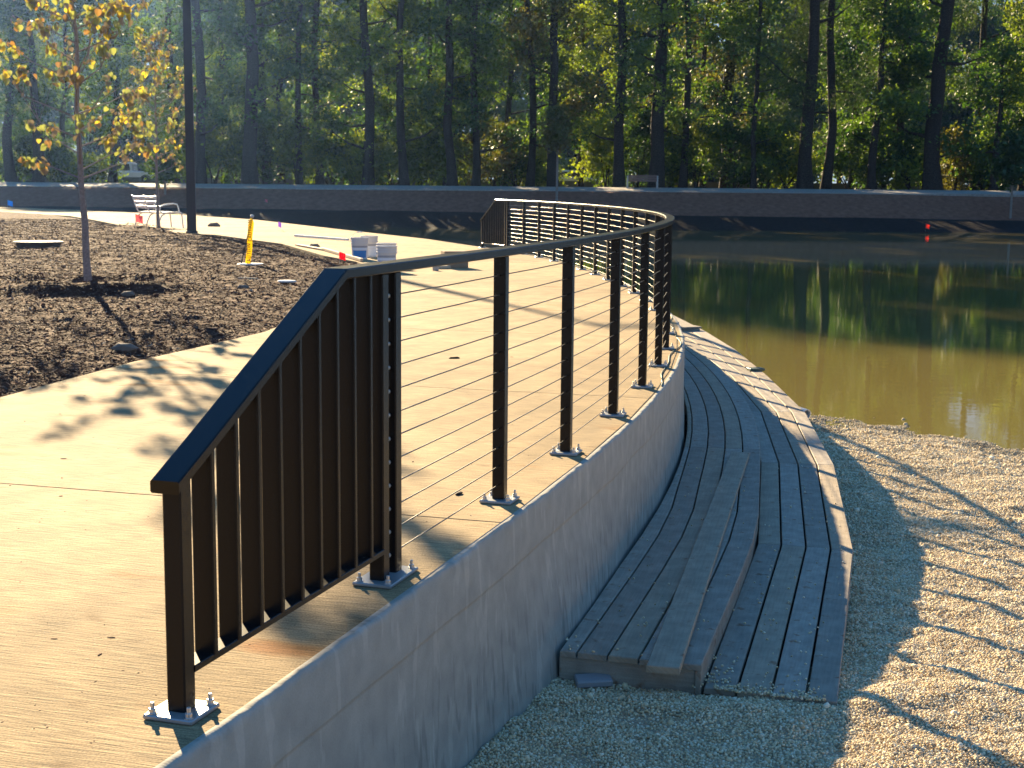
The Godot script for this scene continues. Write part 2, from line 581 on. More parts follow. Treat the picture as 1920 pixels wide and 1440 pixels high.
func build_setting() -> void:
	# plaza: concrete panels between saw joints
	var outline := PackedVector2Array()
	var s := -6.8
	while s < s_at_d(29.9):
		outline.append(off(s, 0.122))
		s += 0.5
	for p: Vector2 in [Vector2(-2.10, 34.67), Vector2(-3.79, 38.71), Vector2(-5.47, 42.8), Vector2(-9.49, 52.69), Vector2(-13.09, 59.2), Vector2(-20.9, 69.0), Vector2(-27.4, 76.3), Vector2(-45, 92), Vector2(-45, -6)]:
		outline.append(p)
	var plaza := thing("pavement", Vector3.ZERO, 0, "pale broom-finished concrete plaza and walkway beside the pond", "pavement")
	plaza.set_meta("kind", "structure")
	var free := Geometry2D.clip_polygons(outline, bed)
	var jd := [-8.0, -2.0, 1.9, 5.22, 8.72, 12.32, 15.9, 19.4, 22.9, 26.4, 29.9, 33.5, 37.2, 41, 45, 49, 53, 57.5, 62, 66.5, 71, 76, 82, 88, 95]
	var jx := Vector2(0.958, -0.287)
	for k in jd.size() - 1:
		var g := 0.0035
		var a := Vector2(0, jd[k] + g)
		var b := Vector2(0, jd[k + 1] - g)
		var strip := PackedVector2Array([a + jx * 6, b + jx * 6, b - jx * 52, a - jx * 52])
		for poly in free:
			for piece in Geometry2D.intersect_polygons(poly, strip):
				if piece.size() < 3: continue
				var mb := MB.new()
				mb.slab(piece, 0.0, -0.14, jx, 0.42, 0.043, Vector2(k * 0.731, k * 0.377), 0.003)
				obj("concrete_panel", mb.mesh(), mats.broomed_concrete, plaza)
	# ground under everything
	var gm := MB.new()
	gm.quad(Vector3(-400, -2.4, 60), Vector3(400, -2.4, 60), Vector3(400, -2.4, -400), Vector3(-400, -2.4, -400), Vector3.UP)
	tag(obj("ground", gm.mesh(), mats.wet_soil), "dark earth under the site", "ground", "", "structure")
	# planting bed
	var m1 := grid(190, 235, func(i, j): var p := Vector2(-18.0 + 0.088 * i, 3.0 + 0.1 * j); return W(p, bed_h(p)))
	var bd := thing("planting_bed", Vector3.ZERO, 0, "bare brown mulched planting bed left of the walkway", "planting bed")
	bd.set_meta("kind", "structure")
	obj("mulch_ground", m1, mats.mulch, bd)
	var m2 := grid(150, 150, func(i, j): var p := Vector2(-48.0 + 0.29 * i, 26.42 + 0.39 * j); return W(p, bed_h(p) - (0.05 if p.y < 26.6 else 0.0)))
	obj("mulch_ground", m2, mats.mulch, bd)
	# gravel beach in coordinates along and out from the wall
	var sg := s_at_d(21.0)
	var m3 := grid(170, 330, func(i, j): var p := off(-6.5 + (sg + 6.5) * j / 330.0, 0.12 + 11.0 * pow(i / 170.0, 1.3)); return W(p, gravel_h(p)))
	tag(obj("gravel_ground", m3, mats.gravel_bed), "bed of tan pea gravel between the wall and the pond", "gravel", "", "structure")
	# pond
	var wq := MB.new()
	wq.quad(Vector3(-70, WATER, -6), Vector3(120, WATER, -6), Vector3(120, WATER, -95), Vector3(-70, WATER, -95), Vector3.UP)
	tag(obj("water", wq.mesh(), mats.pond_water), "still muddy olive pond water reflecting the trees", "pond", "", "structure")
	# far bank, path on its crest, ground of the woods
	var m4 := grid(170, 12, func(i, j): var p := Vector2(-80.0 + 1.1 * i, 90.0 + 0.605 * j); return W(p, bank_h(p)))
	tag(obj("wet_shore", m4, mats.wet_soil), "dark wet earth along the foot of the far bank", "shore", "", "structure")
	var m5 := grid(340, 20, func(i, j): var p := Vector2(-80.0 + 0.55 * i, 97.0 + 0.25 * j); return W(p, bank_h(p) + (0.012 if j else -0.03)))
	tag(obj("bank", m5, mats.bank_soil), "bare brown earth slope across the pond", "bank", "", "structure")
	var fp := MB.new()
	var pa := PackedVector2Array()
	for i in 35: pa.append(Vector2(-80 + i * 6, 101.0 + 0.018 * (-80 + i * 6) + 0.2 * sin(i * 0.9)))
	for i in 35: pa.append(Vector2(124 - i * 6, 106.0 + 0.018 * (124 - i * 6) + 0.2 * sin((34 - i) * 0.9)))
	for i in 34:
		var a := W(pa[i], CREST + 0.02)
		var b := W(pa[i + 1], CREST + 0.02)
		var c := W(pa[68 - i], WOOD + 0.06)
		var e := W(pa[69 - i], WOOD + 0.06)
		var nn := (c - a).cross(b - a).normalized()
		fp.quad(a, b, c, e, nn if nn.y > 0 else -nn)
		fp.quad(a, b, b - Vector3(0, 0.25, 0), a - Vector3(0, 0.25, 0), Vector3.BACK)
	tag(obj("far_path", fp.mesh(), mats.far_concrete), "pale concrete path along the crest of the far bank", "path", "", "structure")
	var fg := MB.new()
	fg.quad(Vector3(-300, WOOD, -105.4), Vector3(300, WOOD, -105.4), Vector3(300, WOOD, -420), Vector3(-300, WOOD, -420), Vector3.UP)
	tag(obj("woodland_ground", fg.mesh(), mats.forest_floor), "leaf-littered ground under the far trees", "ground", "", "structure")
	var rd := MB.new()
	rd.slab(PackedVector2Array([Vector2(-140, 121), Vector2(140, 121), Vector2(140, 132), Vector2(-140, 132)]), WOOD + 0.03, WOOD - 0.2)
	tag(obj("road", rd.mesh(), mats.asphalt), "dark road behind the far trees", "road", "", "structure")

func build_wall() -> void:
	var mb := MB.new()
	var ds := 0.03
	var s := -6.8
	var prof := [[0.114, 0.0003], [0.118, 0.0009], [0.126, 0.0009], [0.133, -0.0008], [0.1385, -0.0055], [0.1412, -0.0125], [0.1425, -0.026], [0.1455, -0.17], [0.1460, -0.186], [0.1452, -0.191], [0.1412, -0.196], [0.1410, -0.206], [0.148, -0.45], [0.162, -0.8], [0.185, -1.8]]
	var rows: Array[PackedVector3Array] = []
	var ss := PackedFloat32Array()
	while s < s_at_d(30.2):
		var r := PackedVector3Array()
		for k in prof.size():
			var o: float = prof[k][0]
			var y: float = prof[k][1]
			if k >= 2 and k <= 6:
				o += noise_b.get_noise_2d(s * 200, 6) * 0.010 + noise_c.get_noise_2d(s * 1100, 9) * 0.006 + noise_c.get_noise_2d(s * 2600, k * 30) * 0.002
				if k > 2: y += noise_c.get_noise_2d(s * 1400, 40 + k * 15) * 0.003
			elif k >= 7 and k <= 11:
				y += noise_a.get_noise_2d(s * 60, 9) * 0.02
				o += noise_b.get_noise_2d(s * 120, 70) * 0.002
			elif k > 11:
				o += noise_a.get_noise_2d(s * 90, y * 90) * 0.010 + 0.045 * clampf(-y * 1.6 - 0.2, 0, 1) * (1.0 - smoothstep(3.0, 4.4, s)) * smoothstep(1.9, 2.5, s)
			r.append(W(off(s, o), y))
		rows.append(r)
		ss.append(s)
		s += ds
	for i in rows.size() - 1:
		for k in prof.size() - 1:
			var a := rows[i][k]
			var b := rows[i + 1][k]
			var c := rows[i + 1][k + 1]
			var d := rows[i][k + 1]
			var nn := (c - a).cross(d - b).normalized()
			var out := W(off(ss[i], 2.0), 1.0) - W(off(ss[i], 0.0), 0.0)
			if nn.dot(out) < 0: nn = -nn
			var sc := 0.62
			mb.quad(a, b, c, d, nn, Vector2(ss[i] * sc, -a.y * sc), Vector2(ss[i + 1] * sc, -b.y * sc), Vector2(ss[i + 1] * sc, -c.y * sc), Vector2(ss[i] * sc, -d.y * sc))
	# smooth the normals along the wall
	var wl := thing("retaining_wall", Vector3.ZERO, 0, "grey rubbed concrete retaining wall curving under the black railing", "wall")
	obj("wall_face", smooth(mb), mats.rubbed_concrete, wl)
	var back := MB.new()
	back.slab(PackedVector2Array([Vector2(-0.63, 29.9), Vector2(-2.10, 34.67), Vector2(-3.79, 38.71), Vector2(-5.47, 42.8), Vector2(-9.49, 52.69), Vector2(-13.09, 59.2), Vector2(-20.9, 69.0), Vector2(-27.4, 76.3), Vector2(-27.6, 76.1), Vector2(-21.1, 68.8), Vector2(-13.3, 59.0), Vector2(-9.7, 52.5), Vector2(-5.7, 42.6), Vector2(-4.0, 38.5), Vector2(-2.3, 34.5), Vector2(-0.85, 29.7)]), -0.145, -2.0)
	obj("return_wall", back.mesh(), mats.far_concrete, wl)

# average the normals of points that coincide
func smooth(mb: MB) -> ArrayMesh:
	var acc := {}
	for i in mb.v.size():
		var k := Vector3i((mb.v[i] * 2000.0).round())
		acc[k] = acc.get(k, Vector3.ZERO) + mb.n[i]
	for i in mb.v.size():
		mb.n[i] = acc[Vector3i((mb.v[i] * 2000.0).round())].normalized()
	return mb.mesh()

# ------------------------------------------------------------------ cable railing
func build_railing() -> void:
	var r := thing("cable_railing", Vector3.ZERO, 0, "curved black metal railing with horizontal steel cables on the wall top", "railing")
	var black: Material = mats.black_paint
	# shared meshes
	var pm := MB.new()
	pm.box(Vector3(0, RAIL * 0.5, 0), Vector3(0.05, RAIL, 0.05), 0.004)
	var post := pm.mesh()
	var pl := MB.new()
	pl.box(Vector3(0, 0.006, 0), Vector3(0.132, 0.012, 0.132), 0.003)
	var plate := pl.mesh()
	var bm := MB.new()
	bm.lathe(PackedVector2Array([Vector2(0, 0.0), Vector2(0.0125, 0.0), Vector2(0.0125, 0.002), Vector2(0.0005, 0.002)]), 12)
	bm.lathe(PackedVector2Array([Vector2(0.0095, 0.002), Vector2(0.0095, 0.0115), Vector2(0.0088, 0.0125), Vector2(0.001, 0.0125)]), 6)
	bm.lathe(PackedVector2Array([Vector2(0.0052, 0.012), Vector2(0.0052, 0.025), Vector2(0.004, 0.0265), Vector2(0.0, 0.0265)]), 8)
	var bolt := bm.mesh()
	var add_post := func(s: float, called: String, mesh: Mesh, with_plate: bool):
		var o := obj(called, mesh, black, r)
		o.transform = Transform3D(turn_s(s), W(at_s(s), 0.0))
		if with_plate:
			obj("base_plate", plate, mats.galvanised, o, Vector3(0, 0.001, 0))
			for cx: float in [-1.0, 1.0]:
				for cz: float in [-1.0, 1.0]:
					obj("bolt", bolt, mats.zinc, o, Vector3(cx * 0.049, 0.0132, cz * 0.049))
		return o
	# cable posts, near to far
	var ds := [4.515, 5.601, 6.675, 7.80, 8.93, 10.04, 11.17, 12.36, 13.55, 14.74, 15.94, 17.14, 18.37, 19.59, 20.8, 22.03, 23.3, 24.55, 25.83, 27.05, 28.22]
	var ps := []
	for d: float in ds: ps.append(s_at_d(d - 0.025))
	for i in ps.size():
		add_post.call(ps[i], "post", post, i > 0 and i < ps.size() - 1)
	# end panels of upright flat bars under a sloping rail
	var corner_s := s_at_d(4.06)
	var far_end := s_at_d(29.72)
	var far_corner: float = far_end - (corner_s - 0.0)
	end_panel(r, 0.0, s_at_d(4.36), corner_s, ps[0], 1.0, plate, bolt)
	end_panel(r, far_end, ps[-1] + 0.15, far_corner, ps[-1], -1.0, plate, bolt)
	# level cap rail swept along the curve, mitred to the sloping pieces
	var prof := cap_profile()
	var path := PackedVector3Array()
	var sd := corner_s
	while sd < far_corner:
		path.append(W(at_s(sd), RAIL))
		sd += 0.25
	path.append(W(at_s(far_corner), RAIL))
	obj("cap_rail", sweep(path, prof), black, r)
	for e: Array in [[-0.05, corner_s, 0.545], [far_end + 0.05, far_corner, 0.545]]:
		var p2 := PackedVector3Array()
		for k in 7:
			var t := k / 6.0
			p2.append(W(at_s(lerpf(e[0], e[1], t)), lerpf(e[2], RAIL, t)))
		obj("cap_rail", sweep(p2, prof), black, r)
	# twelve cables from end to end
	for k in 12:
		var y := 0.07 + 0.0763 * k
		var pts := PackedVector3Array()
		for i in ps.size():
			pts.append(W(at_s(ps[i]), y))
			if i < ps.size() - 1:
				pts.append((W(at_s(ps[i]), y) + W(at_s(ps[i + 1]), y)) * 0.5 + Vector3(0, -0.0015, 0))
		var cm := MB.new()
		cm.tube(pts, PackedFloat32Array([0.0024]), 7)
		obj("cable", cm.mesh(), mats.stainless, r)
	var fm := MB.new()
	fm.xf = Transform3D(Basis(Vector3.RIGHT, PI / 2), Vector3.ZERO)
	fm.lathe(PackedVector2Array([Vector2(0.0075, 0), Vector2(0.0075, 0.006), Vector2(0.005, 0.008), Vector2(0.005, 0.014), Vector2(0.0, 0.0155)]), 8)
	var fit := fm.mesh()
	for e: Array in [[ps[0], 1.0], [ps[-1], -1.0]]:
		for k in 12:
			var o := obj("cable_nut", fit, mats.zinc, r)
			o.transform = Transform3D(turn_s(e[0]) * Basis(Vector3.UP, 0.0 if e[1] > 0 else PI), W(at_s(e[0]), 0.07 + 0.0763 * k)) * Transform3D(Basis.IDENTITY, Vector3(0, 0, 0.025))

func cap_profile() -> PackedVector2Array:
	return PackedVector2Array([Vector2(-0.034, 0), Vector2(-0.038, 0.004), Vector2(-0.038, 0.027), Vector2(-0.0345, 0.0305), Vector2(0.0345, 0.0305), Vector2(0.038, 0.027), Vector2(0.038, 0.004), Vector2(0.034, 0)])

# profile (out, up) swept along a path, its sides kept upright
func sweep(path: PackedVector3Array, prof: PackedVector2Array) -> ArrayMesh:
	var mb := MB.new()
	var rings: Array[PackedVector3Array] = []
	for i in path.size():
		var t := (path[mini(i + 1, path.size() - 1)] - path[maxi(i - 1, 0)]).normalized()
		var x := Vector3(-t.z, 0, t.x).normalized()
		var ring := PackedVector3Array()
		for p in prof:
			ring.append(path[i] + x * p.x + Vector3.UP * p.y)
		rings.append(ring)
	for i in path.size() - 1:
		for k in prof.size():
			var m := (k + 1) % prof.size()
			var a := rings[i][k]
			var b := rings[i + 1][k]
			var c := rings[i + 1][m]
			var d := rings[i][m]
			var e := prof[m] - prof[k]
			var t := (path[i + 1] - path[i]).normalized()
			var x := Vector3(-t.z, 0, t.x).normalized()
			var up := x.cross(t).normalized()
			if up.y < 0: up = -up
			var nn := (x * -e.y + up * e.x).normalized()
			if nn.dot((a + c) * 0.5 - (path[i] + path[i + 1]) * 0.5 - Vector3(0, 0.015, 0)) < 0: nn = -nn
			mb.quad(a, b, c, d, nn)
	for e in [0, path.size() - 1]:
		var t := (path[0] - path[1]).normalized() if e == 0 else (path[-1] - path[-2]).normalized()
		for k in range(1, prof.size() - 1):
			mb.tri(rings[e][0], rings[e][k], rings[e][k + 1], t, t, t)
	return mb.mesh()

func end_panel(r: Node3D, s_end: float, s_in: float, s_corner: float, s_cable: float, dir: float, plate: Mesh, bolt: Mesh) -> void:
	var black: Material = mats.black_paint
	var under := func(s: float) -> float:
		return lerpf(0.545, RAIL, clampf((s - (s_end - 0.05 * dir)) / (s_corner - (s_end - 0.05 * dir)), 0, 1))
	var em := MB.new()
	var he: float = under.call(s_end + 0.02 * dir)
	em.box(Vector3(0, he * 0.5, 0), Vector3(0.05, he, 0.05), 0.004)
	var o := obj("post", em.mesh(), black, r)
	o.transform = Transform3D(turn_s(s_end), W(at_s(s_end), 0.0))
	obj("base_plate", plate, mats.galvanised, o, Vector3(0, 0.001, 0))
	for cx: float in [-1.0, 1.0]:
		for cz: float in [-1.0, 1.0]:
			obj("bolt", bolt, mats.zinc, o, Vector3(cx * 0.049, 0.0132, cz * 0.049))
	var pm := MB.new()
	pm.box(Vector3(0, RAIL * 0.5, 0), Vector3(0.05, RAIL - 0.001, 0.05), 0.004)
	var q := obj("post", pm.mesh(), black, r)
	q.transform = Transform3D(turn_s(s_in), W(at_s(s_in), 0.0))
	var sm := (s_in + s_cable) * 0.5
	var lp := MB.new()
	lp.box(Vector3(0, 0.006, 0), Vector3(0.132, 0.012, absf(s_cable - s_in) + 0.135), 0.003)
	var lo := Transform3D(turn_s(s_in), W(at_s(s_in), 0.0)).affine_inverse() * Transform3D(turn_s(sm), W(at_s(sm), 0.001))
	var base := obj("base_plate", lp.mesh(), mats.galvanised, q)
	base.transform = lo
	for cx: float in [-1.0, 1.0]:
		for cz: float in [-1.0, 1.0]:
			var bt := obj("bolt", bolt, mats.zinc, q)
			bt.transform = lo * Transform3D(Basis.IDENTITY, Vector3(cx * 0.049, 0.0122, cz * (absf(s_cable - s_in) * 0.5 + 0.048)))
	var n := 9
	for k in n:
		var s := lerpf(s_end, s_in, (k + 1.0) / (n + 1.0))
		var h: float = under.call(s)
		var lo_h: float = under.call(s - 0.0065 * dir)
		var bm := MB.new()
		var y0 := 0.112
		# a flat bar whose top follows the slope
		var t := h + 0.004
		bm.box(Vector3(0, (y0 + t) * 0.5, 0), Vector3(0.057, t - y0, 0.019), 0.003)
		var b := obj("picket", bm.mesh(), black, r)
		b.transform = Transform3D(turn_s(s), W(at_s(s), 0.0))
	var rb := PackedVector3Array()
	for k in 9:
		rb.append(W(at_s(lerpf(s_end + 0.02 * dir, s_in - 0.02 * dir, k / 8.0)), 0.098))
	obj("bottom_rail", sweep(rb, PackedVector2Array([Vector2(-0.025, 0), Vector2(-0.027, 0.002), Vector2(-0.027, 0.016), Vector2(-0.025, 0.018), Vector2(0.025, 0.018), Vector2(0.027, 0.016), Vector2(0.027, 0.002), Vector2(0.025, 0)])), black, r)

# ------------------------------------------------------------------ stepped timber seating along the wall
func board(called: String, sa: float, sb: float, o1: float, o2: float, top: float, thick: float, parent: Node, k: int, curved := true, across := false) -> void:
	var a := PackedVector2Array()
	var b := PackedVector2Array()
	var n := 7 if curved else 1
	for i in n + 1:
		var s := lerpf(sa + 0.0015, sb - 0.0015, i / float(n))
		a.append(off(s, o1 + widen(s, o1)))
		b.append(off(s, o2 + widen(s, o2)))
	var poly := a.duplicate()
	b.reverse()
	poly.append_array(b)
	var j := (off(sb, o1) - off(sa, o1)).normalized()
	if across: j = Vector2(-j.y, j.x)
	var mb := MB.new()
	mb.slab(poly, top, top - thick, j, 1.1, 0.2, Vector2(k * 1.37, k * 0.73), 0.0035)
	obj(called, mb.mesh(), mats["deck_board_%d" % (k % 3)], parent)

func widen(s: float, o: float) -> float:      # the lower flight gets a little deeper towards the water
	if o < 0.2: return 0.034 * (1.0 - smoothstep(2.9, 3.7, s))
	return clampf((s - 12.3) / 8.0, 0, 1) * clampf((o - 1.02) / 0.28, 0, 1) * 0.34 + (lerpf(0.03, -0.022, smoothstep(4.8, 6.6, s)) + 0.016 * (1.0 - smoothstep(2.6, 3.6, s))) * clampf((o - 0.12) / 0.06, 0, 1)

func build_deck() -> void:
	var t := thing("timber_steps", Vector3.ZERO, 0, "two low curved timber board steps along the foot of the wall", "steps")
	var s0 := s_at_d(5.72)
	var up := [[0.184, 0.239], [0.248, 0.369], [0.378, 0.499], [0.508, 0.629], [0.638, 0.762]]
	var low := [[0.772, 0.896], [0.907, 1.034], [1.045, 1.171], [1.182, 1.300]]
	var k := 0
	var s := s0
	while s < s_at_d(25):
		for o: Array in up:
			board("upper_board", s, s + 4.84, o[0], o[1], DECK_UP, 0.026, t, k)
			k += 1
		s += 4.84
	s = s0 + 0.02
	var first := true
	while s < s_at_d(25):
		for o: Array in low:
			board("lower_board", s, s + 2.42, o[0], o[1], DECK_LOW, 0.026, t, k, false)
			k += 1
		s += 2.42
	# riser under the upper nosing, end board, water-side skirt
	s = s0
	while s < s_at_d(25):
		board("riser_board", s, s + 4.84, 0.738, 0.760, DECK_UP - 0.0275, 0.15, t, k)
		k += 1
		s += 4.84
	s = s0 + 0.02
	while s < s_at_d(25):
		board("skirt_board", s, s + 2.42, 1.272, 1.294, DECK_LOW - 0.0275, 0.85, t, k, false)
		k += 1
		s += 2.42
	board("end_board", s0 + 0.012, s0 + 0.036, 0.18, 0.735, DECK_UP - 0.0275, 0.15, t, k, false, true)
	# dark joists seen through the gaps
	s = s0 + 0.4
	while s < s_at_d(24):
		var jm := MB.new()
		jm.slab(PackedVector2Array([off(s, 0.19), off(s + 0.04, 0.19), off(s + 0.04, 0.73), off(s, 0.73)]), DECK_UP - 0.03, DECK_UP - 0.16)
		obj("joist", jm.mesh(), mats.board_end, t)
		s += 0.41
	var ground := MB.new()
	var pts := PackedVector2Array()
	s = s0 + 0.05
	while s < s_at_d(25):
		pts.append(off(s, 0.18))
		s += 0.5
	while s > s0 + 0.05:
		pts.append(off(s, 1.27))
		s -= 0.5
	ground.slab(pts, DECK_LOW - 0.10, DECK_LOW - 0.9)
	obj("sub_base", ground.mesh(), mats.wet_soil, t)
	# loose board lying across the upper step
	var a := Vector2(0.605, 5.40)
	var b := Vector2(1.645, 10.05)
	var dir := (b - a).normalized()
	var sd := Vector2(dir.y, -dir.x) * 0.066
	var mb := MB.new()
	mb.slab(PackedVector2Array([a - sd, b - sd, b + sd, a + sd]), DECK_UP + 0.034, DECK_UP + 0.006, dir, 1.1, 0.2, Vector2(3.3, 1.1), 0.003)
	tag(obj("loose_board", mb.mesh(), mats.deck_board_2), "single loose long board lying askew on the upper timber step", "board")
	var st := thing("board_offcuts", W(Vector2(2.46, 20.3), DECK_LOW), 0.35, "small stack of board offcuts on the far end of the lower step", "wood stack")
	for i in 2:
		var om := MB.new()
		om.box(Vector3(0.02 * i, 0.014 + 0.03 * i, 0.01 * i), Vector3(0.36, 0.027, 0.30), 0.003, Basis(Vector3.UP, 0.08 * i))
		obj("offcut", om.mesh(), mats["deck_board_%d" % i], st)
	var op := MB.new()
	op.box(Vector3(0, 0.014, 0), Vector3(0.17, 0.028, 0.13), 0.003)
	var ob := obj("dark_block", op.mesh(), mats.cord, self, W(Vector2(2.72, 15.75), DECK_LOW + 0.002))
	ob.rotation.y = 0.2
	tag(ob, "small dark flat block on the outer board of the lower step", "block")

# ------------------------------------------------------------------ loose small stuff
func stone_mesh(sd: int, flat := 0.75, facets := false) -> ArrayMesh:
	rng.seed = sd
	var mb := MB.new()
	var ph := (1.0 + sqrt(5.0)) / 2.0
	var vs: Array[Vector3] = []
	for p: Vector3 in [Vector3(-1, ph, 0), Vector3(1, ph, 0), Vector3(-1, -ph, 0), Vector3(1, -ph, 0), Vector3(0, -1, ph), Vector3(0, 1, ph), Vector3(0, -1, -ph), Vector3(0, 1, -ph), Vector3(ph, 0, -1), Vector3(ph, 0, 1), Vector3(-ph, 0, -1), Vector3(-ph, 0, 1)]:
		vs.append(p.normalized() * rng.randf_range(0.8, 1.15) * Vector3(1.15, flat, 0.9) * 0.5)
	var f := [0, 11, 5, 0, 5, 1, 0, 1, 7, 0, 7, 10, 0, 10, 11, 1, 5, 9, 5, 11, 4, 11, 10, 2, 10, 7, 6, 7, 1, 8, 3, 9, 4, 3, 4, 2, 3, 2, 6, 3, 6, 8, 3, 8, 9, 4, 9, 5, 2, 4, 11, 6, 2, 10, 8, 6, 7, 9, 8, 1]
	for i in range(0, 60, 3):
		var a := vs[f[i]]
		var b := vs[f[i + 1]]
		var c := vs[f[i + 2]]
		if facets:
			var fn := (b - a).cross(c - a).normalized()
			if fn.dot(a + b + c) < 0: fn = -fn
			mb.tri(a, b, c, (fn * 2 + a.normalized()).normalized(), (fn * 2 + b.normalized()).normalized(), (fn * 2 + c.normalized()).normalized())
		else:
			mb.tri(a, b, c, a.normalized(), b.normalized(), c.normalized())
	return mb.mesh()

func any_turn() -> Basis:
	return Basis(Vector3(rng.randfn(), rng.randfn(), rng.randfn()).normalized() if true else Vector3.UP, rng.randf() * TAU)

func build_pebbles() -> void:
	var meshes := [stone_mesh(5), stone_mesh(6, 0.6), stone_mesh(7, 0.9)]
	rng.seed = 77
	var sets: Array = [[[] as Array[Transform3D], PackedColorArray()], [[] as Array[Transform3D], PackedColorArray()], [[] as Array[Transform3D], PackedColorArray()]]
	var tones := [Color(0.70, 0.56, 0.33), Color(0.60, 0.46, 0.26), Color(0.78, 0.66, 0.42), Color(0.48, 0.37, 0.22), Color(0.66, 0.49, 0.28), Color(0.82, 0.73, 0.52)]
	var s0 := s_at_d(5.7)
	var d := 3.3
	while d < 17.4:
		var step := 0.0095 + 0.0009 * (d - 3.3)
		var xr := 0.42 * d + 2.4
		var x := -0.6
		while x < xr:
			var p := Vector2(x + rng.randf_range(-0.5, 0.5) * step, d + rng.randf_range(-0.5, 0.5) * step)
			var wide := 1.0 if x < 0.38 * d + 0.15 else 1.8
			x += step * wide
			if wide > 1.0 and rng.randf() > 0.6: continue
			var o := (p.x - fence_x(p.y)) * 0.955
			if o < 0.17 or (p.y > 5.78 - 0.3 * o and o < 1.295):
				continue
			var e := water_edge(p.x)
			var y := gravel_h(p)
			if y < WATER - 0.025:
				continue
			var sz := step * (1.0 if wide == 1.0 else 1.35) * rng.randf_range(0.75, 1.35)
			if rng.randf() < 0.012: sz *= rng.randf_range(1.5, 2.3)
			var k := rng.randi() % 3
			var tr := Transform3D(any_turn().scaled(Vector3.ONE * sz), W(p, y + sz * rng.randf_range(-0.05, 0.30)))
			sets[k][0].append(tr)
			var c: Color = tones[rng.randi() % 6] * rng.randf_range(0.8, 1.15)
			if y < WATER + 0.03: c = c * 0.62
			sets[k][1].append(c)
		d += step
	for k in 3:
		tag(swarm("pea_gravel", meshes[k], mats.pebble, sets[k][0], sets[k][1]), "loose tan pea gravel covering the beach", "gravel")
	# stray pebbles on the boards
	var xs: Array[Transform3D] = []
	var cs2 := PackedColorArray()
	for i in 260:
		var s := s0 + 0.02 + pow(rng.randf(), 2.4) * 5.0
		var upper := rng.randf() < 0.4
		var o := rng.randf_range(0.19, 0.75) if upper else rng.randf_range(0.79, 1.28)
		if not upper and rng.randf() < 0.35: o = [0.902, 1.04, 1.176][rng.randi() % 3]
		var sz := rng.randf_range(0.007, 0.013)
		xs.append(Transform3D(any_turn().scaled(Vector3.ONE * sz), W(off(s, o), (DECK_UP if upper else DECK_LOW) + sz * 0.33)))
		cs2.append((tones[rng.randi() % 6] as Color) * 1.1)
	for i in 260:
		var o := rng.randf_range(0.77, 1.3)
		var s := s0 + absf(rng.randfn()) * (0.13 if o < 0.9 else 0.045)
		var sz := rng.randf_range(0.008, 0.014)
		xs.append(Transform3D(any_turn().scaled(Vector3.ONE * sz), W(off(s, o), DECK_LOW + sz * rng.randf_range(0.2, 0.6))))
		cs2.append((tones[rng.randi() % 6] as Color))
	tag(swarm("stray_pebbles", meshes[0], mats.pebble, xs, cs2), "stray pebbles scattered over the timber boards", "pebbles")


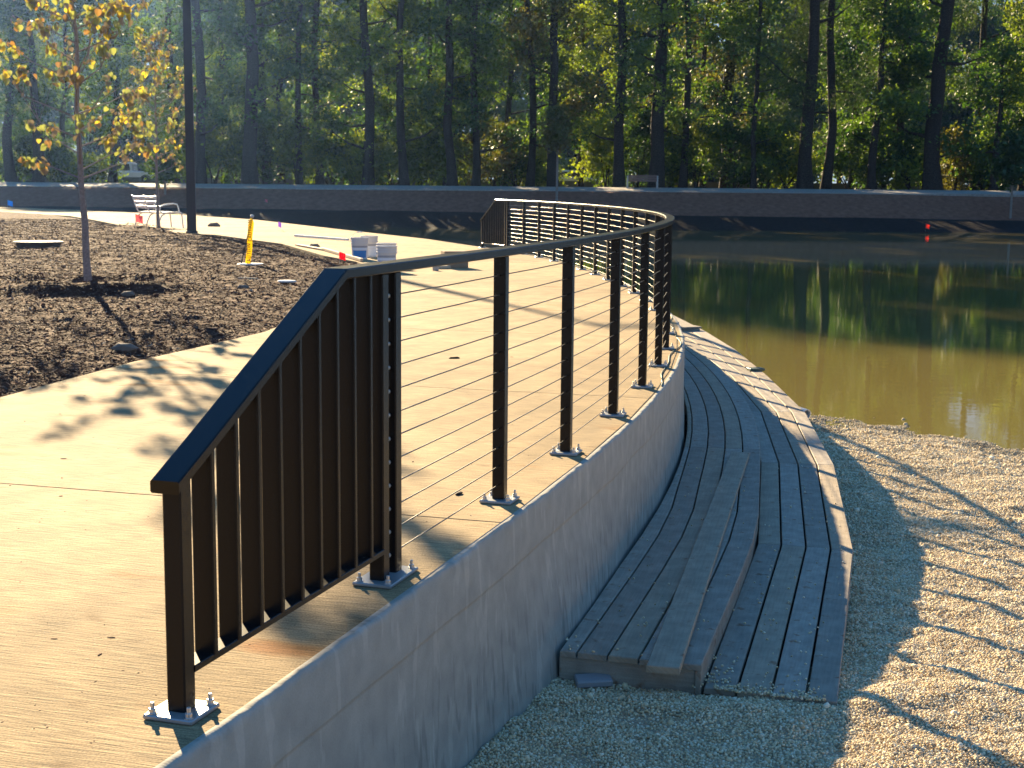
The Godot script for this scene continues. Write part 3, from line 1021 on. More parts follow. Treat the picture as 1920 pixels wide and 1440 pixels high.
func build_mulch() -> void:
	# splinters, clods and crumbs
	rng.seed = 99
	var cm := MB.new()
	cm.box(Vector3.ZERO, Vector3(1.0, 0.16, 0.30), 0.0)
	var clod := stone_mesh(12, 0.7)
	var xa: Array[Transform3D] = []
	var ca := PackedColorArray()
	var xb: Array[Transform3D] = []
	var cb := PackedColorArray()
	var tones := [Color(0.086, 0.032, 0.018), Color(0.130, 0.053, 0.029), Color(0.050, 0.019, 0.011), Color(0.175, 0.085, 0.050), Color(0.112, 0.039, 0.020)]
	for i in 115000:
		var d := 7.0 + 42.0 * pow(rng.randf(), 1.9)
		var p := Vector2(lerpf(-0.40 * d - 2.6, -1.9, rng.randf()), d)
		if not Geometry2D.is_point_in_polygon(p, bed): continue
		var edge := 99.0
		if d < 14.0:
			for q in range(2, 9):
				edge = minf(edge, p.distance_to(Geometry2D.get_closest_point_to_segment(p, bed[q], bed[q + 1])))
		if edge < 0.04: continue
		var y := bed_h(p)
		var far := 1.0 + (d - 7.0) * 0.022
		var c: Color = tones[rng.randi() % 5] * rng.randf_range(0.7, 1.25)
		if rng.randf() < 0.012: c = Color(0.30, 0.25, 0.20)
		if rng.randf() < 0.85:
			var l := rng.randf_range(0.018, 0.06) * far
			xa.append(Transform3D(Basis(Vector3.UP, rng.randf() * TAU) * Basis(Vector3(1, 0, 0.4).normalized(), rng.randfn() * 0.3) * Basis(Vector3.BACK, rng.randfn() * 0.2) * Basis.from_scale(Vector3(l * 1.2, l * 0.35, l * 0.55)), W(p, y + 0.006 * far)))
			ca.append(c)
		else:
			var sz := rng.randf_range(0.008, 0.024) * far * (1.0 + 1.6 * pow(rng.randf(), 14.0))
			xb.append(Transform3D(any_turn().scaled(Vector3.ONE * sz), W(p, y + sz * 0.2)))
			cb.append(c)
	tag(swarm("mulch_chips", cm.mesh(), mats.chip, xa, ca), "shredded brown bark mulch on the planting bed", "mulch")
	tag(swarm("soil_clods", clod, mats.chip, xb, cb), "clods and crumbs of brown soil on the planting bed", "soil")
	# crumbs and bits of leaf on the concrete
	var xc: Array[Transform3D] = []
	var cc := PackedColorArray()
	for i in 650:
		var d := 3.0 + 27.0 * pow(rng.randf(), 1.25)
		var p := Vector2(rng.randf_range(-0.42 * d, fence_x(d)), d)
		if Geometry2D.is_point_in_polygon(p, bed) or p.x > fence_x(p.y) - 0.02: continue
		var sz := rng.randf_range(0.0018, 0.0055) * (1.0 + 2.0 * pow(rng.randf(), 9.0)) * (0.7 + d * 0.06)
		xc.append(Transform3D(Basis(Vector3.UP, rng.randf() * TAU) * Basis.from_scale(Vector3(sz * rng.randf_range(1.0, 2.6), sz * 0.4, sz)), W(p, sz * 0.1)))
		cc.append((tones[rng.randi() % 5] as Color) * rng.randf_range(0.5, 1.3))
	tag(swarm("leaf_crumbs", clod, mats.chip, xc, cc), "crumbs of leaf and soil scattered over the concrete", "debris")

# ------------------------------------------------------------------ trees
func leaf_cluster(sd: int, count: int, size: float, spread: float, needle := false) -> ArrayMesh:
	rng.seed = sd
	var mb := MB.new()
	for i in count:
		var p := Vector3(rng.randfn(), rng.randfn() * 0.7, rng.randfn()) * spread * 0.5
		var b := any_turn()
		var l := size * rng.randf_range(0.7, 1.3)
		var w := l * (0.12 if needle else 0.62)
		var tip := p + b.x * l
		var m := p + b.x * l * 0.45
		var s := b.z * w * 0.5
		var nn := b.y
		mb.tri(p, m + s, tip + b.y * l * 0.12, nn, nn, nn)
		mb.tri(p, tip + b.y * l * 0.12, m - s, nn, nn, nn)
	return mb.mesh()

var clusters: Array = []

func foliage(parent: Node, called: String, blobs: Array, per: int, tones: Array, sd: int, mesh: Mesh) -> void:
	rng.seed = sd
	var xs: Array[Transform3D] = []
	var cols := PackedColorArray()
	for b: Array in blobs:
		var c: Vector3 = b[0]
		var r: float = b[1]
		var base: Color = tones[rng.randi() % tones.size()]
		var n := int(per * r * r)
		for i in n:
			var q := Vector3(rng.randfn(), rng.randfn() * 0.62, rng.randfn()) * r * 0.5
			xs.append(Transform3D(any_turn().scaled(Vector3.ONE * rng.randf_range(0.75, 1.3)), c + q))
			var t: Color = base.lerp(tones[rng.randi() % tones.size()], rng.randf() * 0.5) * rng.randf_range(0.75, 1.25)
			cols.append(t)
	swarm(called, mesh, mats.leaf, xs, cols, parent)

const GREENS := [Color(0.039, 0.095, 0.029), Color(0.060, 0.136, 0.039), Color(0.112, 0.196, 0.043), Color(0.184, 0.270, 0.054), Color(0.076, 0.149, 0.066)]
const PINES := [Color(0.041, 0.089, 0.046), Color(0.063, 0.115, 0.055), Color(0.084, 0.125, 0.048)]
const GOLDS := [Color(0.169, 0.257, 0.046), Color(0.270, 0.347, 0.055), Color(0.288, 0.339, 0.060), Color(0.119, 0.191, 0.041)]
const RUSTS := [Color(0.14, 0.135, 0.05), Color(0.17, 0.15, 0.055), Color(0.11, 0.14, 0.045)]

func sway(sd: int, y: float, amp: float) -> Vector3:
	return Vector3(noise_a.get_noise_2d(sd * 31.7, y * 7.0), 0, noise_a.get_noise_2d(sd * 17.3 + 400, y * 7.0)) * amp * clampf(y / 3.0, 0, 1)

func tall_tree(px: float, wpx: float, d: float, top: float, lean: float, kind: int, sd: int, label: String, cat := "tree", low := 3.0) -> void:
	var x := (px - 960.0) / 2664.0 * d * FAR
	var t := thing(["broadleaf_tree", "pine_tree", "golden_tree", "rusty_tree"][kind], Vector3(x, WOOD - 0.1, -d * FAR), 0, label, cat, "tall trees along the far path")
	t.scale = Vector3.ONE * FAR
	if px > 320: top *= 1.12
	rng.seed = sd
	var rad := wpx / 2664.0 * d * 0.5
	var pts := PackedVector3Array()
	var rr := PackedFloat32Array()
	var n := 14
	for i in n + 1:
		var y := top * 0.93 * i / n
		pts.append(Vector3(lean * y, y, 0) + sway(sd, y, 0.5))
		rr.append(rad * (1.0 - 0.78 * pow(i / float(n), 1.2)) * (1.35 if i == 0 else 1.0))
	var tm := MB.new()
	tm.tube(pts, rr, 10)
	obj("trunk", tm.mesh(), mats.bark, t)
	var lm := MB.new()
	var blobs := []
	var count := int(top * (1.9 if kind != 1 else 1.6))
	for i in count:
		var f := pow((i + rng.randf()) / count, 0.9)
		var y := lerpf(low, top, f)
		var reach := lerpf(2.6, 0.7, pow(f, 1.6)) * rng.randf_range(0.45, 1.25) * (top / 20.0 * 0.5 + 0.5)
		var a := rng.randf() * TAU
		if sin(a) > 0.2 and f < 0.5 and rng.randf() < 0.5: a = -a
		var at := pts[clampi(int(y / top / 0.93 * n), 0, n)]
		at.y = minf(y, pts[-1].y)
		var tip := at + Vector3(cos(a) * reach, reach * rng.randf_range(0.05, 0.55), sin(a) * reach)
		var mid := (at + tip) * 0.5 + Vector3(0, -0.1 * reach, 0)
		if i % 2 == 0:
			lm.tube(PackedVector3Array([at, mid, tip]), PackedFloat32Array([rad * lerpf(0.34, 0.12, f), rad * 0.16, 0.015]), 5)
		blobs.append([tip, rng.randf_range(0.75, 1.25)])
		if rng.randf() < 0.55:
			blobs.append([mid + Vector3(rng.randfn(), rng.randfn(), rng.randfn()) * 0.4, rng.randf_range(0.5, 0.9)])
	obj("limbs", lm.mesh(), mats.bark, t).set_meta("kind", "stuff")
	foliage(t, "crown", blobs, 15, [GREENS, PINES, GOLDS, RUSTS][kind], sd * 3 + 1, clusters[1 if kind == 1 else 0])

func bush(px: float, d: float, h: float, wid: float, tones: Array, sd: int, label: String) -> void:
	var x := (px - 960.0) / 2664.0 * d * FAR
	var t := thing("understory_bush", Vector3(x, WOOD - 0.1, -d * FAR), 0, label, "bush", "bushes under the far trees")
	t.scale = Vector3.ONE * FAR
	rng.seed = sd
	var sm := MB.new()
	var blobs := []
	for i in int(7 + h * 2.2):
		var f := rng.randf()
		var a := rng.randf() * TAU
		var tip := Vector3(cos(a) * wid * sqrt(rng.randf()), h * (0.15 + 0.85 * f), sin(a) * wid * 0.8)
		if i < 6:
			sm.tube(PackedVector3Array([Vector3(rng.randfn() * 0.1, 0, rng.randfn() * 0.1), tip * Vector3(0.5, 0.55, 0.5), tip]), PackedFloat32Array([0.05, 0.03, 0.01]), 5)
		blobs.append([tip, rng.randf_range(0.6, 1.05)])
	obj("stems", sm.mesh(), mats.bark, t).set_meta("kind", "stuff")
	foliage(t, "leaves", blobs, 24, tones, sd * 5 + 2, clusters[0])

func build_forest() -> void:
	clusters = [leaf_cluster(301, 15, 0.235, 0.60), leaf_cluster(302, 34, 0.26, 0.6, true)]
	# px, width, d, top, lean, kind, label
	var list := [
		[-150, 18, 92, 8, 0.0, 0, "low tree past the left edge of the far tree line"],
		[28, 20, 92, 13, 0.0, 1, "dark pine trunk at the very left edge of the far tree line"],
		[78, 22, 91, 13, -0.02, 0, "dark thick-trunked tree at far left, left of the nearest yellow young tree"],
		[128, 12, 96, 15, 0.0, 0, "thin tree directly behind the nearest yellow young tree"],
		[215, 15, 94, 17, 0.01, 0, "tree left of the white pickup truck"],
		[330, 16, 96, 24, 0.0, 1, "dark pine just left of the lamp post"],
		[378, 20, 92, 26, 0.01, 0, "shaded tree just right of the lamp post"],
		[425, 12, 97, 26, -0.015, 0, "thin dark tree between the lamp post and the forked-limb tree"],
		[470, 27, 90.5, 25, -0.004, 0, "thick dark trunk with high side limb above the yellow caution stake"],
		[500, 12, 95, 26, -0.01, 0, "thin trunk just right of the thick trunk with the high side limb"],
		[528, 13, 97, 25, 0.02, 0, "slender tree left of the tree above the red flag"],
		[562, 12, 93, 26, 0.006, 0, "thin trunk between the slender tree and the yellow-green tree above the red flag"],
		[600, 14, 95, 26, -0.01, 2, "yellow-green tree above the red flag"],
		[690, 20, 92, 24, -0.02, 0, "leaning dark trunk above the plastic buckets"],
		[722, 12, 98, 24, 0.01, 0, "thin trunk close behind the leaning dark trunk"],
		[757, 17, 91, 24, 0.0, 2, "straight trunk wrapped in yellow-green leaves, left of the curved trunk"],
		[810, 11, 98, 25, 0.0, 0, "thin background tree between the straight and the curved trunk"],
		[847, 18, 91, 25, -0.025, 0, "tall curved trunk bending left above the near railing rail"],
		[890, 15, 91.5, 25, 0.0, 0, "straight dark trunk right of the curved trunk"],
		[946, 12, 97, 25, 0.01, 0, "thin tree above the sloping far end of the railing"],
		[990, 15, 92, 25, -0.01, 0, "trunk above the middle of the far railing, left of the white car"],
		[1033, 19, 91, 25, 0.0, 3, "broad dark trunk with rusty leaves directly left of the white car"],
		[1085, 11, 98, 25, 0.0, 2, "thin golden tree behind the white car"],
		[1156, 20, 91, 25, -0.01, 2, "trunk with golden foliage just left of the brown park bench"],
		[1224, 27, 91, 27, 0.008, 0, "thickest straight trunk, just right of the brown park bench"],
		[1274, 14, 93, 26, -0.004, 0, "slim dark trunk next right of the thickest straight trunk"],
		[1310, 11, 98, 26, 0.01, 3, "thin rusty-leaved tree behind the slim dark trunk"],
		[1356, 24, 97, 27, 0.0, 1, "dark pine trunk half hidden by low bushes right of centre"],
		[1405, 10, 91, 22, 0.004, 0, "very slender pole-like trunk left of the tall pine pair"],
		[1501, 25, 90.5, 27, 0.004, 1, "tall straight pine trunk, left one of the pair over the pond"],
		[1539, 17, 92, 27, 0.003, 1, "dark pine trunk, right one of the pair over the pond"],
		[1585, 10, 98, 14, 0.0, 0, "thin background tree right of the pine pair"],
		[1625, 16, 91, 14, 0.006, 0, "pale slightly crooked trunk between the pine pair and the forked tree"],
		[1674, 15, 95, 26, 0.0, 0, "dark trunk half hidden just left of the forked tree"],
		[1738, 30, 90.5, 26, 0.018, 0, "massive forked trunk leaning right near the right edge"],
		[1815, 15, 96, 26, 0.0, 1, "dark pine behind the forked tree, towards the right edge"],
		[1850, 15, 91, 8.5, 0.012, 0, "pale leaning trunk beside the staked young tree at right"],
		[1905, 16, 94, 13.5, 0.0, 2, "golden tree at the very right edge of the tree line"],
		[1990, 20, 92, 15, 0.0, 0, "broad tree just past the right edge of the tree line"],
	]
	var k := 0
	for a: Array in list:
		var low := 2.0 + 1.5 * fmod(k * 0.618, 1.0)
		tall_tree(a[0], a[1], a[2], a[3], a[4], a[5], 1000 + k * 13, a[6], "tree", low)
		k += 1
	var ords := ["first", "second", "third", "fourth", "fifth", "sixth", "seventh", "eighth", "ninth", "tenth", "eleventh", "twelfth", "thirteenth", "fourteenth", "fifteenth", "sixteenth", "seventeenth", "eighteenth", "nineteenth", "twentieth", "twenty-first", "twenty-second", "twenty-third", "twenty-fourth", "twenty-fifth", "twenty-sixth", "twenty-seventh", "twenty-eighth", "twenty-ninth", "thirtieth"]
	var bl := [[20, 95, 3.4, 0], [75, 94, 3.8, 0], [130, 93.5, 2.6, 0], [172, 93, 1.7, 2], [360, 95, 3.4, 0], [405, 94, 4.2, 2], [445, 95, 3.6, 0], [505, 95, 4.2, 0], [560, 94, 3.4, 2], [620, 95, 4.4, 0], [660, 93.5, 3.0, 2], [735, 93.5, 2.8, 2], [785, 95, 4.2, 0], [830, 94, 3.2, 2], [920, 93.5, 4.0, 3], [965, 95, 3.0, 0], [1000, 95, 2.4, 2], [1132, 95, 4.6, 2], [1192, 95.5, 5.2, 0], [1252, 94.5, 5.2, 0], [1300, 94, 4.8, 2], [1370, 93, 4.4, 0], [1425, 92.5, 3.0, 0], [1465, 93, 3.4, 2], [1580, 94, 4.2, 0], [1650, 93, 3.4, 0], [1695, 92.6, 3.0, 2], [1780, 94, 3.8, 3], [1830, 93.5, 3.2, 0], [1900, 93.5, 4.6, 1]]
	k = 0
	for b: Array in bl:
		var tone: Array = [GREENS, PINES, GOLDS, RUSTS][b[3]]
		var word: String = ["green leafy", "bluish pine-like", "yellow-green", "brownish"][b[3]]
		bush(b[0], b[1], b[2], 1.5, tone, 5000 + k * 7, "%s bush under the far trees, %s from the left" % [word, ords[k]])
		k += 1
	# woods behind the road, one mass
	rng.seed = 4242
	var xs: Array[Transform3D] = []
	var cols := PackedColorArray()
	var tm := MB.new()
	for i in 84:
		var d := rng.randf_range(178, 225)
		var x := -95.0 + 190.0 * (i + rng.randf()) / 84.0
		var px := 960 + x / d * 2664
		var h := rng.randf_range(25.0, 31.0)
		if px < 0: h = 20.0
		if px > 1760.0 and px < 1960.0: h = 22.5
		tm.tube(PackedVector3Array([Vector3(x, WOOD - 0.2, -d), Vector3(x + rng.randfn() * 0.3, h * 0.5, -d), Vector3(x + rng.randfn() * 0.5, h * 0.95, -d)]), PackedFloat32Array([0.4, 0.28, 0.08]), 7)
		var pal: Array = [GREENS, PINES, GREENS, GOLDS][rng.randi() % 4]
		for b in 20:
			var f := rng.randf()
			var c := Vector3(x + rng.randfn() * 2.3, WOOD + 0.8 + h * f, -d + rng.randfn() * 2.3)
			var base: Color = pal[rng.randi() % pal.size()]
			for q in 30:
				xs.append(Transform3D(any_turn().scaled(Vector3.ONE * rng.randf_range(2.0, 3.2)), c + Vector3(rng.randfn(), rng.randfn() * 0.7, rng.randfn()) * 1.25))
				cols.append(base * rng.randf_range(0.7, 1.2))
	var far := thing("far_woods", Vector3.ZERO, 0, "dense green woods beyond the road closing off the sky", "woods")
	far.set_meta("kind", "stuff")
	far.scale = Vector3.ONE * FAR
	obj("trunks", tm.mesh(), mats.bark, far).set_meta("kind", "stuff")
	swarm("canopy", clusters[0], mats.leaf, xs, cols, far)

# a heart-shaped, slightly cupped leaf on a stalk
func big_leaf() -> ArrayMesh:
	var mb := MB.new()
	var o := PackedVector2Array([Vector2(0, 0.06), Vector2(0.24, 0.0), Vector2(0.44, 0.16), Vector2(0.48, 0.40), Vector2(0.34, 0.68), Vector2(0.0, 1.0), Vector2(-0.34, 0.68), Vector2(-0.48, 0.40), Vector2(-0.44, 0.16), Vector2(-0.24, 0.0)])
	var c := Vector3(0, -0.06, 0.42)
	var pt := func(p: Vector2) -> Vector3: return Vector3(p.x, 0.28 * absf(p.x) - 0.10 * p.y * p.y, p.y)
	for i in o.size():
		var a: Vector3 = pt.call(o[i])
		var b: Vector3 = pt.call(o[(i + 1) % o.size()])
		var nn := (b - c).cross(a - c).normalized()
		if nn.y < 0: nn = -nn
		mb.tri(c, a, b, nn, nn, nn)
	mb.tube(PackedVector3Array([Vector3(0, 0, 0.06), Vector3(0, 0.06, -0.35)]), PackedFloat32Array([0.012]), 4, false)
	return mb.mesh()

func young_tree(at: Vector2, h: float, rad: float, lean: Array, crown_low: float, width: float, leaves: int, leaf_size: float, single: int, sd: int, label: String, called := "young_tree") -> void:
	rng.seed = sd
	var t := thing(called, W(at, -0.02), 0, label, "tree", "")
	var pts := PackedVector3Array()
	var rr := PackedFloat32Array()
	for i in 13:
		var y := h * i / 12.0
		pts.append(Vector3(lean[0] * y + noise_b.get_noise_2d(sd, y * 120) * 0.05, y, lean[1] * y))
		rr.append(lerpf(rad, 0.006, pow(i / 12.0, 0.9)) * (1.18 if i == 0 else 1.0))
	var tm := MB.new()
	tm.tube(pts, rr, 12)
	obj("trunk", tm.mesh(), mats.young_bark, t)
	var bm := MB.new()
	var tips := []
	var n := int(h * 9)
	for i in n:
		var f := (i + rng.randf()) / n
		var y := lerpf(crown_low, h * 0.97, f)
		var k := clampi(int(y / h * 12), 0, 11)
		var base := pts[k].lerp(pts[k + 1], y / h * 12 - k)
		var a := i * 2.4 + rng.randf()
		var l := width * (1.0 - 0.62 * f) * rng.randf_range(0.6, 1.15) * (0.75 + 0.9 * sin(minf(f * 4.0, 1.57)) * 0.35)
		var out := Vector3(cos(a), 0, sin(a))
		var tip := base + out * l + Vector3.UP * l * rng.randf_range(0.35, 1.0)
		var mid := base + out * l * 0.55 + Vector3.UP * l * 0.22
		bm.tube(PackedVector3Array([base, mid, tip]), PackedFloat32Array([rad * 0.22, rad * 0.13, 0.002]), 5)
		tips.append([base, mid, tip])
		for q in 2:
			var e := mid.lerp(tip, rng.randf()) + Vector3(rng.randfn(), rng.randf() * 0.8, rng.randfn()) * l * 0.28
			bm.tube(PackedVector3Array([mid, e]), PackedFloat32Array([rad * 0.08, 0.0015]), 4, false)
			tips.append([mid, mid.lerp(e, 0.6), e])
	obj("branches", bm.mesh(), mats.young_bark, t).set_meta("kind", "stuff")
	var leaf := big_leaf()
	var sets: Array = [[] as Array[Transform3D], [] as Array[Transform3D], [] as Array[Transform3D], [] as Array[Transform3D]]
	for i in leaves:
		var b: Array = tips[rng.randi() % tips.size()]
		var f := rng.randf_range(0.35, 1.08)
		var p: Vector3 = (b[1] as Vector3).lerp(b[2], f)
		var sz := leaf_size * rng.randf_range(0.55, 1.2)
		var bs := Basis(Vector3.UP, rng.randf() * TAU) * Basis(Vector3.RIGHT, rng.randf_range(0.4, 1.7)) * Basis(Vector3.BACK, rng.randfn() * 0.5)
		var tr := Transform3D(bs.scaled(Vector3.ONE * sz), p + bs.z * 0.3 * sz + Vector3(rng.randfn(), rng.randfn(), rng.randfn()) * 0.03)
		var r := rng.randf()
		var k := 0 if r < 0.12 else (1 if r < 0.21 else (2 if r < 0.64 else 3))
		if i < single:
			var o := obj("leaf", leaf, mats["yellow_leaf_%d" % k], t)
			o.transform = tr
		else:
			sets[k].append(tr)
	for k in 4:
		if sets[k].size():
			swarm("foliage", leaf, mats["yellow_leaf_%d" % k], sets[k], PackedColorArray(), t)

func sapling(px: float, d: float, base_h: float, h: float, tones: Array, sd: int, label: String) -> void:
	rng.seed = sd
	var t := thing("staked_sapling", Vector3((px - 960.0) / 2664.0 * d, base_h, -d), 0, label, "tree")
	t.scale = Vector3.ONE * FAR
	var tm := MB.new()
	tm.tube(PackedVector3Array([Vector3.ZERO, Vector3(0.02, h * 0.5, 0), Vector3(0.06, h, 0)]), PackedFloat32Array([0.075, 0.055, 0.01]), 8)
	obj("trunk", tm.mesh(), mats.young_bark, t)
	var blobs := []
	for i in 16:
		var f := rng.randf()
		blobs.append([Vector3(rng.randfn() * 0.45 * (1.1 - f), h * (0.45 + 0.55 * f), rng.randfn() * 0.45), 0.5])
	foliage(t, "crown", blobs, 40, tones, sd, clusters[0])

# ------------------------------------------------------------------ vehicles, furniture, small things
# outline (x, y) given thickness along z, its edges chamfered
func extrude(mb: MB, poly: PackedVector2Array, z0: float, z1: float, bev := 0.0) -> void:
	var area := 0.0
	for i in poly.size(): area += poly[i].cross(poly[(i + 1) % poly.size()])
	var sg := 1.0 if area > 0 else -1.0
	var inner := PackedVector2Array()
	for i in poly.size():
		var e1 := (poly[i] - poly[(i - 1 + poly.size()) % poly.size()]).normalized()
		var e2 := (poly[(i + 1) % poly.size()] - poly[i]).normalized()
		var m := (Vector2(-e1.y, e1.x) + Vector2(-e2.y, e2.x)) * sg
		inner.append(poly[i] + m / maxf(0.6, m.length_squared()) * 2.0 * bev)
	var idx := Geometry2D.triangulate_polygon(inner)
	for side: Array in [[z0, -1.0], [z1, 1.0]]:
		for t in range(0, idx.size(), 3):
			var nn := Vector3(0, 0, side[1])
			var p: Array[Vector3] = []
			for q in 3: p.append(Vector3(inner[idx[t + q]].x, inner[idx[t + q]].y, side[0]))
			mb.tri(p[0], p[1], p[2], nn, nn, nn)
	for i in poly.size():
		var a := poly[i]
		var b := poly[(i + 1) % poly.size()]
		var e := (b - a).normalized()
		var o := Vector3(e.y * sg, -e.x * sg, 0)
		mb.quad(Vector3(a.x, a.y, z0 + bev), Vector3(b.x, b.y, z0 + bev), Vector3(b.x, b.y, z1 - bev), Vector3(a.x, a.y, z1 - bev), o)
		if bev > 0.0:
			var c := inner[i]
			var d := inner[(i + 1) % poly.size()]
			for side: Array in [[z0, z0 + bev, -1.0], [z1, z1 - bev, 1.0]]:
				mb.quad(Vector3(a.x, a.y, side[1]), Vector3(b.x, b.y, side[1]), Vector3(d.x, d.y, side[0]), Vector3(c.x, c.y, side[0]), (o + Vector3(0, 0, side[2])).normalized())

func P2(a: Array) -> PackedVector2Array:
	var r := PackedVector2Array()
	for i in range(0, a.size(), 2): r.append(Vector2(a[i], a[i + 1]))
	return r

func wheels(t: Node3D, xs: Array, half: float, r: float) -> void:
	var tm := MB.new()
	tm.xf = Transform3D(Basis(Vector3.RIGHT, PI / 2), Vector3.ZERO)
	tm.lathe(PackedVector2Array([Vector2(r * 0.6, -0.1), Vector2(r * 0.92, -0.105), Vector2(r, -0.07), Vector2(r, 0.07), Vector2(r * 0.92, 0.105), Vector2(r * 0.6, 0.1)]), 22)
	var tyre := tm.mesh()
	var rm := MB.new()
	rm.xf = tm.xf
	rm.lathe(PackedVector2Array([Vector2(0.0, -0.085), Vector2(r * 0.25, -0.09), Vector2(r * 0.62, -0.06), Vector2(r * 0.62, 0.06), Vector2(r * 0.25, 0.09), Vector2(0.0, 0.085)]), 16)
	var rim := rm.mesh()
	for x: float in xs:
		for z: float in [-half, half]:
			var w := obj("wheel", tyre, mats.tyre, t, Vector3(x, r, z))
			obj("rim", rim, mats.rim, w)

func build_vehicles() -> void:
	var gy := WOOD - 0.2
	var d := 125.0
	var tx := (257.0 - 960.0) / 2664.0 * d
	var t := thing("pickup_truck", Vector3(tx, gy, -d), 0, "white single-cab pickup truck parked behind the low wall at left", "truck")
	t.scale = Vector3.ONE * 1.15
	var mb := MB.new()
	extrude(mb, P2([-3.25, 0.45, -3.3, 0.75, -3.15, 1.0, -1.75, 1.1, 2.0, 1.12, 2.03, 0.5]), -0.95, 0.95, 0.06)
	obj("body", mb.mesh(), mats.car_white, t)
	mb = MB.new()
	extrude(mb, P2([-1.8, 1.1, -1.25, 1.72, -0.95, 1.79, -0.12, 1.79, -0.02, 1.72, 0.0, 1.1]), -0.84, 0.84, 0.08)
	var cab := obj("cab", mb.mesh(), mats.car_white, t)
	for z: float in [-0.846, 0.846]:
		mb = MB.new()
		extrude(mb, P2([-1.45, 1.18, -1.08, 1.62, -0.2, 1.66, -0.14, 1.18]), z - 0.006, z + 0.006)
		obj("window", mb.mesh(), mats.car_glass, cab)
	mb = MB.new()
	mb.box(Vector3(0.006, 1.42, 0), Vector3(0.02, 0.42, 1.35), 0.01)
	obj("rear_window", mb.mesh(), mats.car_glass, cab)
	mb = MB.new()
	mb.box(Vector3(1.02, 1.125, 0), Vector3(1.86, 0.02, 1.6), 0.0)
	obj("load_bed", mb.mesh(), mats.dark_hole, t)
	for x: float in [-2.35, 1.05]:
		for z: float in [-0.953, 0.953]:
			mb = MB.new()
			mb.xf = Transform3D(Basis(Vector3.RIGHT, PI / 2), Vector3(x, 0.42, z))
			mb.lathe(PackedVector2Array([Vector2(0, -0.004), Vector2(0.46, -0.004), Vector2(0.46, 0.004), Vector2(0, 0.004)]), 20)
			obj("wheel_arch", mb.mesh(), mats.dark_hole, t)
	wheels(t, [-2.35, 1.05], 0.9, 0.38)
	var cars := [[1068.0, 125.0, 1.0, "white car parked behind the low wall, left of the brown park bench"], [128.0, 126.0, -1.0, "pale car half hidden behind bushes at far left, left of the pickup truck"], [872.0, 126.0, 1.0, "pale car mostly hidden by bushes above the sloping far railing end"]]
	for c: Array in cars:
		var car := thing("parked_car", Vector3((c[0] - 960.0) / 2664.0 * c[1], gy, -c[1]), 0.0 if c[2] > 0 else PI, c[3], "car", "cars parked behind the far trees")
		car.scale = Vector3.ONE * 1.15
		mb = MB.new()
		extrude(mb, P2([-2.2, 0.35, -2.25, 0.8, -2.0, 0.95, 1.0, 0.98, 1.9, 0.82, 2.2, 0.62, 2.25, 0.35]), -0.88, 0.88, 0.07)
		obj("body", mb.mesh(), mats.car_white, car)
		mb = MB.new()
		extrude(mb, P2([-1.95, 0.94, -1.35, 1.4, -0.6, 1.5, 0.2, 1.45, 1.05, 0.96]), -0.72, 0.72, 0.1)
		var cb := obj("cabin", mb.mesh(), mats.car_white, car)
		for z: float in [-0.725, 0.725]:
			mb = MB.new()
			extrude(mb, P2([-1.6, 1.0, -1.2, 1.33, -0.55, 1.39, 0.15, 1.34, 0.72, 1.0]), z - 0.006, z + 0.006)
			obj("window", mb.mesh(), mats.car_glass, cb)
		for x: float in [-1.4, 1.4]:
			for z: float in [-0.883, 0.883]:
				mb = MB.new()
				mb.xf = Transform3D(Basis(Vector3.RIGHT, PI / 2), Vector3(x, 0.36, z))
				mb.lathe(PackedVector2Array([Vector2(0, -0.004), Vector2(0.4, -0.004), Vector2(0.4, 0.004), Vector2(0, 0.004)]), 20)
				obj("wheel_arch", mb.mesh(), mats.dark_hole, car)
		wheels(car, [-1.4, 1.4], 0.83, 0.33)
	var lw := MB.new()
	lw.box(Vector3(0, 0.3, 0), Vector3(150, 0.92, 0.25), 0.02)
	tag(obj("low_wall", lw.mesh(), mats.low_wall, self, Vector3(0, gy, -119)), "long low grey-green wall behind the far trees", "wall")

